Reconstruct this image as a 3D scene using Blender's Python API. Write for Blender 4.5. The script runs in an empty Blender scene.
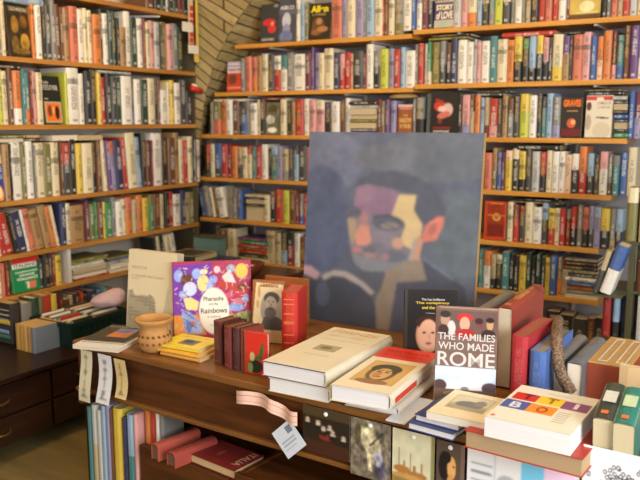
import bpy, math, random, re
import numpy as np
from mathutils import Matrix, Vector
random.seed(7)
S = bpy.context.scene
col = S.collection
DROP = 0.32          # building coordinates have the floor at z = 0.32; everything is lowered at the end
FOC, PITCH, YAW = 761.0, math.radians(8.8), math.radians(30.8)
# ---------------------------------------------------------------- camera, light, exposure
cd = bpy.data.cameras.new('camera'); cam = bpy.data.objects.new('camera', cd); col.objects.link(cam)
cam.location = (0, 0, 1.6 - DROP)
cam.rotation_euler = (math.pi/2 - PITCH, 0, YAW)
cd.sensor_width = 36; cd.lens = 36*FOC/640; cd.clip_start = .02
cd.dof.use_dof = True; cd.dof.focus_distance = 2.0; cd.dof.aperture_fstop = 4.2
S.camera = cam
S.view_settings.view_transform = 'Standard'; S.view_settings.look = 'None'
S.view_settings.gamma = 1; S.view_settings.use_curve_mapping = False
S.view_settings.exposure = 0.4
w = bpy.data.worlds.new('daylight'); S.world = w; w.use_nodes = True
w.node_tree.nodes['Background'].inputs[0].default_value = (.75, .85, 1, 1)
w.node_tree.nodes['Background'].inputs[1].default_value = 1.0
def light(name, kind, loc, target, power, colr, sx=1, sy=1):
    d = bpy.data.lights.new(name, kind); d.energy = power; d.color = colr
    if kind == 'AREA': d.shape = 'RECTANGLE'; d.size = sx; d.size_y = sy
    else: d.shadow_soft_size = sx
    o = bpy.data.objects.new(name, d); col.objects.link(o); o.location = (loc[0], loc[1], loc[2]-DROP)
    if target: o.rotation_euler = (Vector(target)-Vector(loc)).to_track_quat('-Z', 'Y').to_euler()
    return o
light('window_daylight', 'AREA', (2.05, .3, 1.9), (-.7, 2.6, 1.1), 112, (.93, .96, 1), 1.9, 1.5)
light('shop_front_daylight', 'AREA', (-.2, -2.3, 1.9), (-.8, 2.6, 1.1), 42, (1, .95, .86), 2.6, 1.6)
light('ceiling_lamp_light', 'POINT', (-1.7, 1.9, 2.72), None, 34, (1, .70, .34), .12)
light('ceiling_lamp_light', 'POINT', (.1, .9, 2.72), None, 22, (1, .82, .55), .12)

# ---------------------------------------------------------------- helpers
CAM = np.array([0, 0, 1.6])
F = np.array([-math.sin(YAW)*math.cos(PITCH), math.cos(YAW)*math.cos(PITCH), -math.sin(PITCH)])
R = np.array([math.cos(YAW), math.sin(YAW), 0.]); U = np.cross(R, F)
def ray(x, y): return F + R*(x-320)/FOC - U*(y-240)/FOC
def atz(x, y, z): d = ray(x, y); return Vector(CAM + d*((z-1.6)/d[2]))
def atY(x, y, Y): d = ray(x, y); return Vector(CAM + d*(Y/d[1]))
def atX(x, y, X): d = ray(x, y); return Vector(CAM + d*(X/d[0]))
def atp(x, y, p, n):
    d = ray(x, y); n = np.array(n); return Vector(CAM + d*(np.dot(np.array(p)-CAM, n)/np.dot(d, n)))
def px(p): v = np.array(p)-CAM; z = v@F; return 320+FOC*(v@R)/z, 240-FOC*(v@U)/z
def lin(c): return tuple(((v/255)/12.92 if v/255 <= .04045 else ((v/255+.055)/1.055)**2.4) for v in c)
def mtx(o, X, Y, Z):
    m = Matrix.Identity(4)
    for i, a in enumerate((X, Y, Z, o)):
        for j in range(3): m[j][i] = a[j]
    return m
def tr(x, y, z, rz=0): return Matrix.Translation((x, y, z)) @ Matrix.Rotation(rz, 4, 'Z')
UX, UY, UZ = Vector((1, 0, 0)), Vector((0, 1, 0)), Vector((0, 0, 1))

MATS = {}
def nt(name, rough=.5, spec=.4):
    m = bpy.data.materials.new(name); m.use_nodes = True; t = m.node_tree
    b = t.nodes['Principled BSDF']; b.inputs['Roughness'].default_value = rough
    b.inputs['Specular IOR Level'].default_value = spec
    return m, t, b
class NB:
    def __init__(s, t): s.t = t
    def n(s, k, **kw):
        o = s.t.nodes.new(k)
        for a, v in kw.items(): setattr(o, a, v)
        return o
    def l(s, a, b): s.t.links.new(a, b)
    def m(s, op, a, b=None, c=None):
        o = s.n('ShaderNodeMath', operation=op)
        for i, v in enumerate((a, b, c)):
            if v is None: continue
            if isinstance(v, (int, float)): o.inputs[i].default_value = v
            else: s.l(v, o.inputs[i])
        return o.outputs[0]
    def mix(s, f, a, b):
        o = s.n('ShaderNodeMix', data_type='RGBA')
        for i, v in ((0, f), (6, a), (7, b)):
            if isinstance(v, (int, float)): o.inputs[i].default_value = v
            elif isinstance(v, tuple): o.inputs[i].default_value = (*v[:3], 1)
            else: s.l(v, o.inputs[i])
        return o.outputs[2]
    def band(s, v, a, b): return s.m('MULTIPLY', s.m('GREATER_THAN', v, a), s.m('LESS_THAN', v, b))
    def noise(s, vec, scale, detail=2, sc=None):
        o = s.n('ShaderNodeTexNoise'); o.inputs['Scale'].default_value = scale; o.inputs['Detail'].default_value = detail
        if sc:
            mp = s.n('ShaderNodeMapping'); s.l(vec, mp.inputs[0]); mp.inputs[3].default_value = sc; vec = mp.outputs[0]
        s.l(vec, o.inputs['Vector']); return o.outputs['Fac']
def coltex(b_, nb): a = nb.n('ShaderNodeAttribute', attribute_name='Col'); nb.alpha = a.outputs['Alpha']; return a.outputs['Color']
def mat_cover():
    m, t, b = nt('printed_cover', .42, .45); nb = NB(t)
    c = coltex(b, nb); tc = nb.n('ShaderNodeTexCoord'); oi = nb.n('ShaderNodeObjectInfo')
    g = nb.n('ShaderNodeSeparateXYZ'); nb.l(tc.outputs['Generated'], g.inputs[0]); r = oi.outputs['Random']
    r2 = nb.m('FRACT', nb.m('MULTIPLY', r, 7.31)); r3 = nb.m('FRACT', nb.m('MULTIPLY', r, 23.7))
    spine = nb.m('LESS_THAN', g.outputs[1], .05)
    add = nb.n('ShaderNodeVectorMath', operation='ADD'); nb.l(tc.outputs['Object'], add.inputs[0])
    cmb = nb.n('ShaderNodeCombineXYZ'); nb.l(nb.m('MULTIPLY', r, 9), cmb.inputs[0]); nb.l(r2, cmb.inputs[2]); nb.l(cmb.outputs[0], add.inputs[1])
    let = nb.m('GREATER_THAN', nb.noise(add.outputs[0], 1, 1, (150, 20, 190)), .47)
    z, x = g.outputs[2], g.outputs[0]
    lo = nb.m('MULTIPLY_ADD', r2, .25, .22); hi = nb.m('ADD', lo, nb.m('MULTIPLY_ADD', r3, .25, .25))
    t1 = nb.m('MULTIPLY', nb.band(z, lo, hi), nb.band(x, .27, .73))
    t2 = nb.m('MULTIPLY', nb.band(z, nb.m('ADD', hi, .04), nb.m('ADD', hi, .16)), nb.band(x, .34, .66))
    t3 = nb.m('MULTIPLY', nb.band(z, .05, .1), nb.band(x, .3, .7))
    txt = nb.m('MULTIPLY', nb.m('MAXIMUM', nb.m('MULTIPLY', nb.m('MAXIMUM', t1, t2), let), t3), spine)
    bw = nb.n('ShaderNodeRGBToBW'); nb.l(c, bw.inputs[0])
    light_ = nb.mix(nb.m('GREATER_THAN', r3, .55), (.75, .72, .62), (.62, .42, .14))
    tcol = nb.mix(nb.m('GREATER_THAN', bw.outputs[0], .22), light_, (.05, .04, .04))
    # a coloured band on some spines
    bz = nb.m('MULTIPLY', nb.m('MULTIPLY', nb.band(z, nb.m('MULTIPLY_ADD', r, .3, .5), nb.m('MULTIPLY_ADD', r, .3, .6)), nb.m('GREATER_THAN', r3, .58)), spine)
    hsv = nb.n('ShaderNodeHueSaturation'); hsv.inputs['Hue'].default_value = .51; hsv.inputs['Value'].default_value = .45; nb.l(c, hsv.inputs['Color'])
    base = nb.mix(nb.m('MULTIPLY', bz, nb.m('GREATER_THAN', nb.alpha, .5)), c, hsv.outputs[0])
    base = nb.mix(nb.m('MULTIPLY', nb.noise(add.outputs[0], 30, 3), .18), base, (.12, .09, .06))
    nb.l(nb.mix(nb.m('MULTIPLY', nb.m('MULTIPLY', txt, .55), nb.alpha), base, tcol), b.inputs['Base Color'])
    return m
def mat_print(name='printed_paper', rough=.4, bump=0, sc=300):
    m, t, b = nt(name, rough, .4); nb = NB(t); c = coltex(b, nb); nb.l(c, b.inputs['Base Color'])
    if bump:
        tc = nb.n('ShaderNodeTexCoord'); bp = nb.n('ShaderNodeBump'); bp.inputs['Strength'].default_value = bump
        bp.inputs['Distance'].default_value = .001
        nb.l(nb.noise(tc.outputs['Object'], sc, 3), bp.inputs['Height']); nb.l(bp.outputs[0], b.inputs['Normal'])
    return m
def mat_page():
    m, t, b = nt('page_edges', .9, .1); nb = NB(t); c = coltex(b, nb); tc = nb.n('ShaderNodeTexCoord')
    n = nb.noise(tc.outputs['Object'], 1, 2, (1600, 6, 6))
    nb.l(nb.mix(nb.m('MULTIPLY', n, .45), c, (.33, .27, .2)), b.inputs['Base Color']); return m
def mat_wood(name, a, b_, rough=.45, sc=(2, 30, 30), spec=.4):
    m, t, b = nt(name, rough, spec); nb = NB(t); tc = nb.n('ShaderNodeTexCoord')
    n = nb.noise(tc.outputs['Object'], 1, 6, sc); rp = nb.n('ShaderNodeValToRGB'); nb.l(n, rp.inputs[0])
    rp.color_ramp.elements[0].position = .3; rp.color_ramp.elements[1].position = .72
    rp.color_ramp.elements[0].color = (*lin(a), 1); rp.color_ramp.elements[1].color = (*lin(b_), 1)
    nb.l(rp.outputs[0], b.inputs['Base Color'])
    bp = nb.n('ShaderNodeBump'); bp.inputs['Strength'].default_value = .15; bp.inputs['Distance'].default_value = .002
    nb.l(n, bp.inputs['Height']); nb.l(bp.outputs[0], b.inputs['Normal']); return m
def mat_flat(name, c, rough=.6, var=.15, sc=8, spec=.3, c2=None, metal=0):
    m, t, b = nt(name, rough, spec); nb = NB(t); tc = nb.n('ShaderNodeTexCoord'); b.inputs['Metallic'].default_value = metal
    c = lin(c); c2 = lin(c2) if c2 else tuple(v*(1-var) for v in c)
    nb.l(nb.mix(nb.noise(tc.outputs['Object'], sc, 5), c, c2), b.inputs['Base Color']); return m
def mat_brick():
    m, t, b = nt('old_brick', .9, .15); nb = NB(t); uv = nb.n('ShaderNodeUVMap', uv_map='UVMap')
    br = nb.n('ShaderNodeTexBrick'); nb.l(uv.outputs[0], br.inputs['Vector'])
    br.inputs['Color1'].default_value = (*lin((192, 172, 120)), 1); br.inputs['Color2'].default_value = (*lin((172, 152, 102)), 1)
    br.inputs['Mortar'].default_value = (*lin((88, 78, 58)), 1); br.inputs['Scale'].default_value = 1
    br.inputs['Brick Width'].default_value = .26; br.inputs['Row Height'].default_value = .062
    br.inputs['Mortar Size'].default_value = .005; br.inputs['Mortar Smooth'].default_value = .3
    n = nb.noise(uv.outputs[0], 25, 6)
    nb.l(nb.mix(nb.m('MULTIPLY', n, .55), br.outputs[0], lin((112, 90, 52))), b.inputs['Base Color'])
    bp = nb.n('ShaderNodeBump'); bp.inputs['Distance'].default_value = .02; bp.inputs['Strength'].default_value = .9
    nb.l(nb.m('MULTIPLY_ADD', br.outputs['Fac'], -1, n), bp.inputs['Height']); nb.l(bp.outputs[0], b.inputs['Normal']); return m
COVER, PRINT, PAGE = mat_cover(), mat_print(), mat_page()
CANVAS = mat_print('oil_paint_on_canvas', .6, .5, 260)
GLOSS = mat_print('glossy_print', .22)
PINE = mat_wood('orange_pine', (192, 128, 46), (220, 160, 74), .4, (2, 40, 40))
PINEY = mat_wood('orange_pine_lengthways', (158, 104, 42), (194, 136, 62), .4, (40, 2, 40))
GREIGE = mat_flat('dull_grey_edge', (92, 84, 66), .7, .2, 9)
MAHOG = mat_wood('dark_mahogany', (62, 32, 14), (104, 58, 25), .3, (3, 30, 30))
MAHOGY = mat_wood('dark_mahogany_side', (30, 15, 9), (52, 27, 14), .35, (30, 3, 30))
TOPW = mat_wood('worn_table_top', (96, 58, 24), (140, 92, 42), .4, (3, 30, 30))
TAN = mat_flat('light_card', (186, 146, 88), .6, .15, 12)
GREYWALL = mat_flat('grey_lilac_paint', (152, 148, 150), .8, .12, 3)
CREAMWALL = mat_flat('cream_plaster', (214, 200, 178), .85, .1, 3)
DARKWALL = mat_flat('brown_papered_wall', (112, 92, 68), .8, .2, 4)  # unseen walls coloured dark, as if book-lined, to cut bounce and raise contrast
CEIL = mat_flat('ceiling_plaster', (196, 186, 164), .9, .06, 2)
FLOORM = mat_wood('worn_floor_boards', (98, 82, 48), (134, 114, 68), .6, (2, 14, 14))
METAL = mat_flat('white_bracket_metal', (205, 200, 190), .4, .1, 9)
BRASS = mat_flat('dull_brass', (120, 92, 50), .35, .2, 20, .5, None, .8)
CRATE = mat_flat('dark_green_plastic', (20, 44, 35), .4, .2, 6)
BLACKM = mat_flat('black_metal', (34, 34, 32), .4, .2, 9)
OLIVE = mat_wood('olive_painted_wood', (66, 62, 36), (92, 86, 52), .5, (30, 30, 3))
BRICK = mat_brick()

def tag(o, label, cat, group=None):
    o['label'] = label; o['category'] = cat
    if group: o['group'] = group
    return o
def world(o): return (world(o.parent) @ o.matrix_basis) if o.parent else o.matrix_basis.copy()
def put(o, M, parent=None):
    if parent: o.parent = parent; o.matrix_basis = world(parent).inverted() @ M
    else: o.matrix_basis = M
    return o
TXT = 1.0     # how strongly the small spine lettering shows
class MB:
    """collects polygons with a material slot and a colour per face"""
    def __init__(s): s.v, s.f, s.m, s.c, s.uv = [], [], [], [], []
    def poly(s, pts, mi=0, c=(1, 1, 1), uv=None):
        k = len(s.v); s.v += [tuple(p) for p in pts]; s.f.append(tuple(range(k, k+len(pts)))); s.m.append(mi); s.c.append(c); s.uv.append(uv)
    def box(s, x0, y0, z0, x1, y1, z1, mi=0, c=(1, 1, 1), M=None):
        P = [Vector((x, y, z)) for z in (z0, z1) for y in (y0, y1) for x in (x0, x1)]
        if M: P = [M @ p for p in P]
        for q in ((0, 2, 3, 1), (4, 5, 7, 6), (0, 1, 5, 4), (1, 3, 7, 5), (3, 2, 6, 7), (2, 0, 4, 6)): s.poly([P[i] for i in q], mi, c)
        return s
    def lathe(s, prof, n=24, mi=0, c=(1, 1, 1)):
        for (r0, z0), (r1, z1) in zip(prof, prof[1:]):
            for i in range(n):
                a, b = 2*math.pi*i/n, 2*math.pi*(i+1)/n
                s.poly([(r0*math.cos(a), r0*math.sin(a), z0), (r0*math.cos(b), r0*math.sin(b), z0), (r1*math.cos(b), r1*math.sin(b), z1), (r1*math.cos(a), r1*math.sin(a), z1)], mi, c)
        return s
    def tube(s, pts, r, n=10, mi=0, c=(1, 1, 1), flat=1.0):
        pts = [Vector(p) for p in pts]; rings = []
        for i, p in enumerate(pts):
            d = (pts[min(i+1, len(pts)-1)]-pts[max(i-1, 0)]).normalized(); a = d.cross(UZ)
            if a.length < .05: a = d.cross(UX)
            a.normalize(); b = d.cross(a); rr = r[i] if isinstance(r, (list, tuple)) else r
            rings.append([p + a*math.cos(2*math.pi*k/n)*rr + b*math.sin(2*math.pi*k/n)*rr*flat for k in range(n)])
        for A, B in zip(rings, rings[1:]):
            for k in range(n): s.poly([A[k], A[(k+1) % n], B[(k+1) % n], B[k]], mi, c)
        s.poly(rings[0][::-1], mi, c); s.poly(rings[-1], mi, c); return s
    def build(s, name, mats, parent=None, M=None, smooth=False, bevel=0, weld=True):
        me = bpy.data.meshes.new(name); me.from_pydata(s.v, [], s.f)
        if not isinstance(mats, (list, tuple)): mats = [mats]
        for m in mats: me.materials.append(m)
        me.polygons.foreach_set('material_index', s.m)
        at = me.color_attributes.new('Col', 'FLOAT_COLOR', 'CORNER')
        a = np.concatenate([np.tile([*c, TXT], (len(f), 1)) for c, f in zip(s.c, s.f)]).astype(np.float32); at.data.foreach_set('color', a.ravel())
        if any(s.uv):
            ul = me.uv_layers.new(name='UVMap'); k = 0
            for f, u in zip(s.f, s.uv):
                for i in range(len(f)): ul.data[k].uv = u[i] if u else (0, 0); k += 1
        if weld:
            import bmesh
            bm = bmesh.new(); bm.from_mesh(me); bmesh.ops.remove_doubles(bm, verts=bm.verts, dist=1e-5)
            bmesh.ops.recalc_face_normals(bm, faces=bm.faces); bm.to_mesh(me); bm.free()
        if smooth:
            me.polygons.foreach_set('use_smooth', [True]*len(me.polygons))
        me.update(); o = bpy.data.objects.new(name, me); col.objects.link(o)
        if bevel:
            b = o.modifiers.new('edge', 'BEVEL'); b.width = bevel; b.segments = 2; b.limit_method = 'ANGLE'
        if M is not None or parent: put(o, M if M is not None else world(parent), parent)
        return o
def box(name, lo, hi, mat, parent=None, M=None, bevel=0):
    return MB().box(*lo, *hi).build(name, mat, parent, M, bevel=bevel)
def struct(o): o['kind'] = 'structure'; return o
def empty(name, M):
    o = bpy.data.objects.new(name, None); o.empty_display_size = .05; col.objects.link(o); o.matrix_basis = M; return o

# painted panels: shapes are drawn into an array in the pixel frame ext = (x0, y0, x1, y1), y downwards
def paint(ext, shapes, nx, ny, blur=0):
    X, Y = np.meshgrid(np.linspace(ext[0], ext[2], nx), np.linspace(ext[3], ext[1], ny)); A = np.zeros((ny, nx, 3))
    rs = np.random.RandomState(len(shapes)*7+nx)
    for s in shapes:
        k = s[0]
        if k == 'bg': A[:] = lin(s[1]); continue
        if k == 'r': m = ((X >= s[1]) & (X <= s[3]) & (Y >= s[2]) & (Y <= s[4])).astype(float); c = s[5]
        elif k == 'e':
            a = math.radians(s[6]) if len(s) > 6 else 0; dx, dy = X-s[1], Y-s[2]
            q = ((dx*math.cos(a)+dy*math.sin(a))/s[3])**2 + ((-dx*math.sin(a)+dy*math.cos(a))/s[4])**2
            m = np.clip((1.08-q)/.16, 0, 1); c = s[5]
        elif k == 'p':
            m = np.zeros(X.shape, bool); P = s[1]; c = s[2]
            for (xa, ya), (xb, yb) in zip(P, P[1:]+P[:1]):
                if ya == yb: continue
                m ^= ((ya > Y) != (yb > Y)) & (X < (xb-xa)*(Y-ya)/(yb-ya)+xa)
            m = m.astype(float)
        elif k == 'l':
            x0, y0, x1, y1, wd, c = s[1:7]; L = max(1e-6, (x1-x0)**2+(y1-y0)**2)
            t = np.clip(((X-x0)*(x1-x0)+(Y-y0)*(y1-y0))/L, 0, 1); m = (np.hypot(X-x0-t*(x1-x0), Y-y0-t*(y1-y0)) < wd/2).astype(float)
        elif k == 'n':      # blotches
            amt, cells = s[1], s[2]; g = rs.rand(cells+2, cells+2)
            u = (X-ext[0])/(ext[2]-ext[0])*cells; v = (Y-ext[1])/(ext[3]-ext[1])*cells; iu, iv = np.clip(u.astype(int), 0, cells), np.clip(v.astype(int), 0, cells)
            fu, fv = u-iu, v-iv; fu, fv = fu*fu*(3-2*fu), fv*fv*(3-2*fv)
            q = g[iv, iu]*(1-fu)*(1-fv)+g[iv, iu+1]*fu*(1-fv)+g[iv+1, iu]*(1-fu)*fv+g[iv+1, iu+1]*fu*fv
            A *= (1+amt*(q-.5))[..., None]; continue
        A = A*(1-m[..., None]) + np.array(lin(c))*m[..., None]
    for _ in range(blur):
        B = np.pad(A, ((1, 1), (1, 1), (0, 0)), mode='edge'); A = (B[1:-1, 1:-1]*4+B[:-2, 1:-1]+B[2:, 1:-1]+B[1:-1, :-2]+B[1:-1, 2:])/8
    return np.clip(A, 0, 1)
def panel(name, W, H, A, parent, M, t=.0006, mat=None, bend=None, edge=(.7, .66, .58)):
    """sheet with its picture on the -y side; x to the right, z up, origin at the lower corner"""
    ny, nx = A.shape[:2]; u = np.linspace(0, 1, nx); v = np.linspace(0, 1, ny); V = []; C = []
    bd = bend or (lambda a, b: 0)
    for k, y in ((0, -t), (1, 0)):
        for j in range(ny):
            for i in range(nx): V.append((u[i]*W, y+bd(u[i], v[j]), v[j]*H)); C.append((*A[j, i], 1) if k == 0 else (*edge, 1))
    q = lambda i, j, k=0: k*nx*ny+j*nx+i; Fc = []
    full = bend is not None
    for j in range(ny-1):
        for i in range(nx-1):
            Fc.append((q(i, j), q(i+1, j), q(i+1, j+1), q(i, j+1)))
            if full: Fc.append((q(i, j, 1), q(i, j+1, 1), q(i+1, j+1, 1), q(i+1, j, 1)))
    if not full: Fc.append((q(0, 0, 1), q(0, ny-1, 1), q(nx-1, ny-1, 1), q(nx-1, 0, 1)))
    for j in range(ny-1): Fc += [(q(0, j), q(0, j+1), q(0, j+1, 1), q(0, j, 1)), (q(nx-1, j), q(nx-1, j, 1), q(nx-1, j+1, 1), q(nx-1, j+1))]
    for i in range(nx-1): Fc += [(q(i, 0), q(i, 0, 1), q(i+1, 0, 1), q(i+1, 0)), (q(i, ny-1), q(i+1, ny-1), q(i+1, ny-1, 1), q(i, ny-1, 1))]
    me = bpy.data.meshes.new(name); me.from_pydata(V, [], Fc); me.materials.append(mat or PRINT)
    at = me.color_attributes.new('Col', 'FLOAT_COLOR', 'POINT'); at.data.foreach_set('color', np.array(C, np.float32).ravel()); me.update()
    o = bpy.data.objects.new(name, me); col.objects.link(o); put(o, M, parent); return o
TM = {}
def inkm(c):
    if c not in TM: TM[c] = mat_flat('printing_ink', c, .5, .05, 20)
    return TM[c]
def text(s, parent, M, u, v, width, height, c, name='title', off=.0012, bold=0.0, align='L'):
    """flat lettering on a panel frame M (x right, z up, -y outward), lower corner at (u, v)"""
    cu = bpy.data.curves.new(name, 'FONT'); cu.body = s; cu.extrude = 0; cu.offset = bold
    to = bpy.data.objects.new(name, cu); col.objects.link(to); dg = bpy.context.evaluated_depsgraph_get()
    me = bpy.data.meshes.new_from_object(to.evaluated_get(dg)); bpy.data.objects.remove(to)
    a = np.array([v_.co[:] for v_ in me.vertices]); lo, hi = a.min(0), a.max(0)
    for v_ in me.vertices: v_.co = ((v_.co.x-lo[0])/(hi[0]-lo[0])*width, (v_.co.y-lo[1])/(hi[1]-lo[1])*height, 0)
    me.materials.clear(); me.materials.append(inkm(c)); me.name = name
    o = bpy.data.objects.new(name, me); col.objects.link(o)
    X, Y, Z = (M.col[i].to_3d() for i in range(3)); org = M @ Vector((u, -off, v))
    return put(o, mtx(org, X, Z, -Y), parent)

# ---------------------------------------------------------------- books
PAL = {'k': ('black', (38, 36, 34)), 'K': ('charcoal', (66, 66, 64)), 'g': ('grey', (128, 126, 120)), 'G': ('pale grey', (190, 190, 184)),
 'w': ('white', (232, 226, 212)), 'c': ('cream', (224, 208, 166)), 'b': ('beige', (190, 166, 122)), 't': ('tan', (172, 130, 76)), 'n': ('brown', (112, 66, 36)),
 'N': ('umber', (66, 42, 28)), 'r': ('red', (196, 44, 30)), 'R': ('crimson', (134, 32, 32)), 'o': ('orange', (226, 122, 46)), 'O': ('coral', (220, 112, 82)),
 'y': ('yellow', (226, 190, 52)), 'Y': ('lime', (196, 202, 48)), 'l': ('olive', (120, 114, 56)), 'e': ('green', (52, 136, 78)), 'E': ('bottle-green', (38, 66, 50)),
 'T': ('teal', (62, 130, 132)), 'u': ('blue', (58, 98, 172)), 'U': ('navy', (42, 50, 92)), 's': ('sky-blue', (146, 178, 206)), 'v': ('lavender', (150, 142, 182)),
 'p': ('purple', (104, 62, 126)), 'm': ('plum', (114, 42, 64)), 'P': ('pink', (222, 152, 146)), 'a': ('peach', (234, 190, 150))}
PAL = {k: (n, tuple(v*.84+.16*(c[0]*.3+c[1]*.59+c[2]*.11)*(1.03, 1, .93)[i] for i, v in enumerate(c))) for k, (n, c) in PAL.items()}
PAGEC = [lin(c) for c in ((220, 206, 174), (206, 186, 146), (228, 218, 196), (190, 168, 126))]
def book_mesh(w, d, h, c, c2=None, split=.4, hard=True, pagec=None, name='cover', thin=.002):
    """thickness along x, spine on -y, height along z"""
    b = MB(); c = lin(PAL[c][1]) if isinstance(c, str) else lin(c); c2 = (lin(PAL[c2][1]) if isinstance(c2, str) else lin(c2)) if c2 else c
    t = min(thin if hard else .0009, w*.2); r = min(w*.42, .006); bow = min(.003, w*.12) if hard else 0
    out = [(0, d), (0, r), (w*.12, r*.35-bow*.5), (w*.3, -bow*.9), (w*.5, -bow), (w*.7, -bow*.9), (w*.88, r*.35-bow*.5), (w, r), (w, d)]
    inn = [(t, d), (t, r+t), (w*.14+t*.4, r*.35+t), (w*.3, t), (w*.5, t), (w*.7, t), (w*.86-t*.4, r*.35+t), (w-t, r+t), (w-t, d)]
    zs = [0, h*split, h] if c2 != c else [0, h]
    for k, (z0, z1) in enumerate(zip(zs, zs[1:])):
        cc = c if k == 0 else c2
        for i in range(8):
            (xa, ya), (xb, yb) = out[i], out[i+1]; b.poly([(xa, ya, z0), (xb, yb, z0), (xb, yb, z1), (xa, ya, z1)], 0, cc)
            (xa, ya), (xb, yb) = inn[i], inn[i+1]; b.poly([(xb, yb, z0), (xa, ya, z0), (xa, ya, z1), (xb, yb, z1)], 0, cc)
        for i in (0, 8): b.poly([(*out[i], z0), (*out[i], z1), (*inn[i], z1), (*inn[i], z0)], 0, cc)
    for z, cc in ((0, c), (h, c2)):
        for i in range(8): b.poly([(*out[i], z), (*inn[i], z), (*inn[i+1], z), (*out[i+1], z)], 0, cc)
    pc = lin(pagec) if pagec else random.choice(PAGEC); ins = .003 if hard else .0003
    b.box(t*1.02, r*.6+t*1.4, ins, w-t*1.02, d-ins, h-ins, 1, pc)
    return b
def book(name, M, w, d, h, c, c2=None, split=.4, hard=True, pagec=None, label=None, group=None, thin=.002):
    o = book_mesh(w, d, h, c, c2, split, hard, pagec, thin=thin).build(name, [COVER, PAGE], None, M, weld=False)
    if label: tag(o, label, 'book', group)
    return o
def solveX(x, Y, z):    # world x on the line (Y, z) seen at pixel column x
    y = 240
    for _ in range(5): P = atY(x, y, Y); y = px((P.x, Y, z))[1]
    return P.x
def solveY(x, X, z):
    y = 240
    for _ in range(5): P = atX(x, y, X); y = px((X, P.y, z))[1]
    return P.y
TOK = re.compile(r'([<]?)([A-Za-z_]{1,2})([\d.]+)(?:,(\d+))?')
ROWS = []
ORD = ['first', 'second', 'third', 'fourth', 'fifth', 'sixth', 'seventh', 'eighth', 'ninth', 'tenth', 'eleventh', 'twelfth']
def label_row(items, place):
    """items: (object, colour words, size word, main colour). Names each by its neighbours, else by its count in the row."""
    labs = []
    for i, (o, cw, sz, mc) in enumerate(items):
        a = items[i-1][3] if i else None; b = items[i+1][3] if i < len(items)-1 else None
        if a and b: s = f'{cw} book between {a} and {b} ones, {place}'
        else: s = f'{cw} book at the {"start" if b else "end"} of the row, {place}'
        labs.append(s)
    for i, (o, cw, sz, mc) in enumerate(items):
        s = labs[i]
        if labs.count(s) > 1 or len(re.findall(r'[\w\-]+', s)) > 16:
            same = [j for j, it in enumerate(items) if it[1] == cw]; k = same.index(i)
            s = f'{ORD[k]} {cw} book from the left, {place}' if len(same) > 1 else f'only {cw} book upright, {place}'
        if len(re.findall(r'[\w\-]+', s)) < 15 and sz and labs.count(labs[i]) == 1: s = sz + ' ' + s
        o['label'] = s
def row(side, z, x0, spec, hcm, place, group, name, gap=.235, plane=None, hard=True, tilt=11, dmax=.2):
    items = []; x = x0
    plane = plane if plane is not None else (3.5 if side == 'B' else -2.83)
    toks = TOK.findall(spec); prev_lean = 0; last = -1e9
    for ln, c, wd, hh in toks:
        wd = float(wd); sv = (lambda q: solveX(q, plane, z+.1)) if side == 'B' else (lambda q: solveY(q, plane, z+.1))
        a, b = sv(x), sv(x+wd); x += wd
        if c[0] == '_': last = b; continue
        a = max(a, last); t = max(.005, b-a-.0007); h = (float(hh) if hh else hcm+random.uniform(-1.3, 1.1))/100; h = min(h, gap)
        d = min(dmax, h*random.uniform(.62, .72)); ins = random.uniform(.006, .02)
        lean = math.radians(tilt) if ln else 0
        if lean:
            h = min(h, gap-.012)
            if not prev_lean and last > -1e8: a += h*math.sin(lean); t = max(.005, b-a-.0007)
        prev_lean = lean
        if side == 'B': M = tr(a, plane+ins, z+.0005)
        else: M = tr(plane-ins, a, z+.0005, math.pi/2)
        if lean: M = M @ Matrix.Rotation(-lean, 4, 'Y'); t = t*math.cos(lean)
        last = b
        hd = hard if random.random() < .8 else not hard
        o = book(name, M, t, d, h, c[0], c[1] if len(c) > 1 else None, random.choice((.3, .45, .6, .75)), hd)
        o['category'] = 'book'; o['group'] = group
        cw = PAL[c[0]][0] + (' and '+PAL[c[1]][0] if len(c) > 1 else '')
        sz = 'thick' if t > .05 else 'thin' if t < .016 else 'short' if h < hcm/100-.025 else ''
        items.append((o, cw, sz, PAL[c[0]][0]))
    label_row(items, place)
def cover_out(side, z, xa, xb, h, t, ext, shapes, label, texts=(), c='k', lean=5, n=44, name='book', plane=None, fwd=.0, group=None, yaw=0):
    """a book set face out on a shelf: its front board towards the room"""
    plane = plane if plane is not None else (3.5 if side == 'B' else -2.83)
    if side == 'B': a, b = solveX(xa, plane, z+.1), solveX(xb, plane, z+.1); base = tr(a, plane-fwd+.012, z+.0008, yaw)
    else: a, b = solveY(xa, plane, z+.1), solveY(xb, plane, z+.1); base = tr(plane+fwd-.012, a, z+.0008, math.pi/2+yaw)
    W = b-a-.003; base = base @ Matrix.Translation((.0015, 0, t*math.sin(math.radians(lean))+.0005)) @ Matrix.Rotation(math.radians(-lean), 4, 'X')
    return face_book(base, W, h, t, ext, shapes, label, texts, c, n, name, group)
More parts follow.
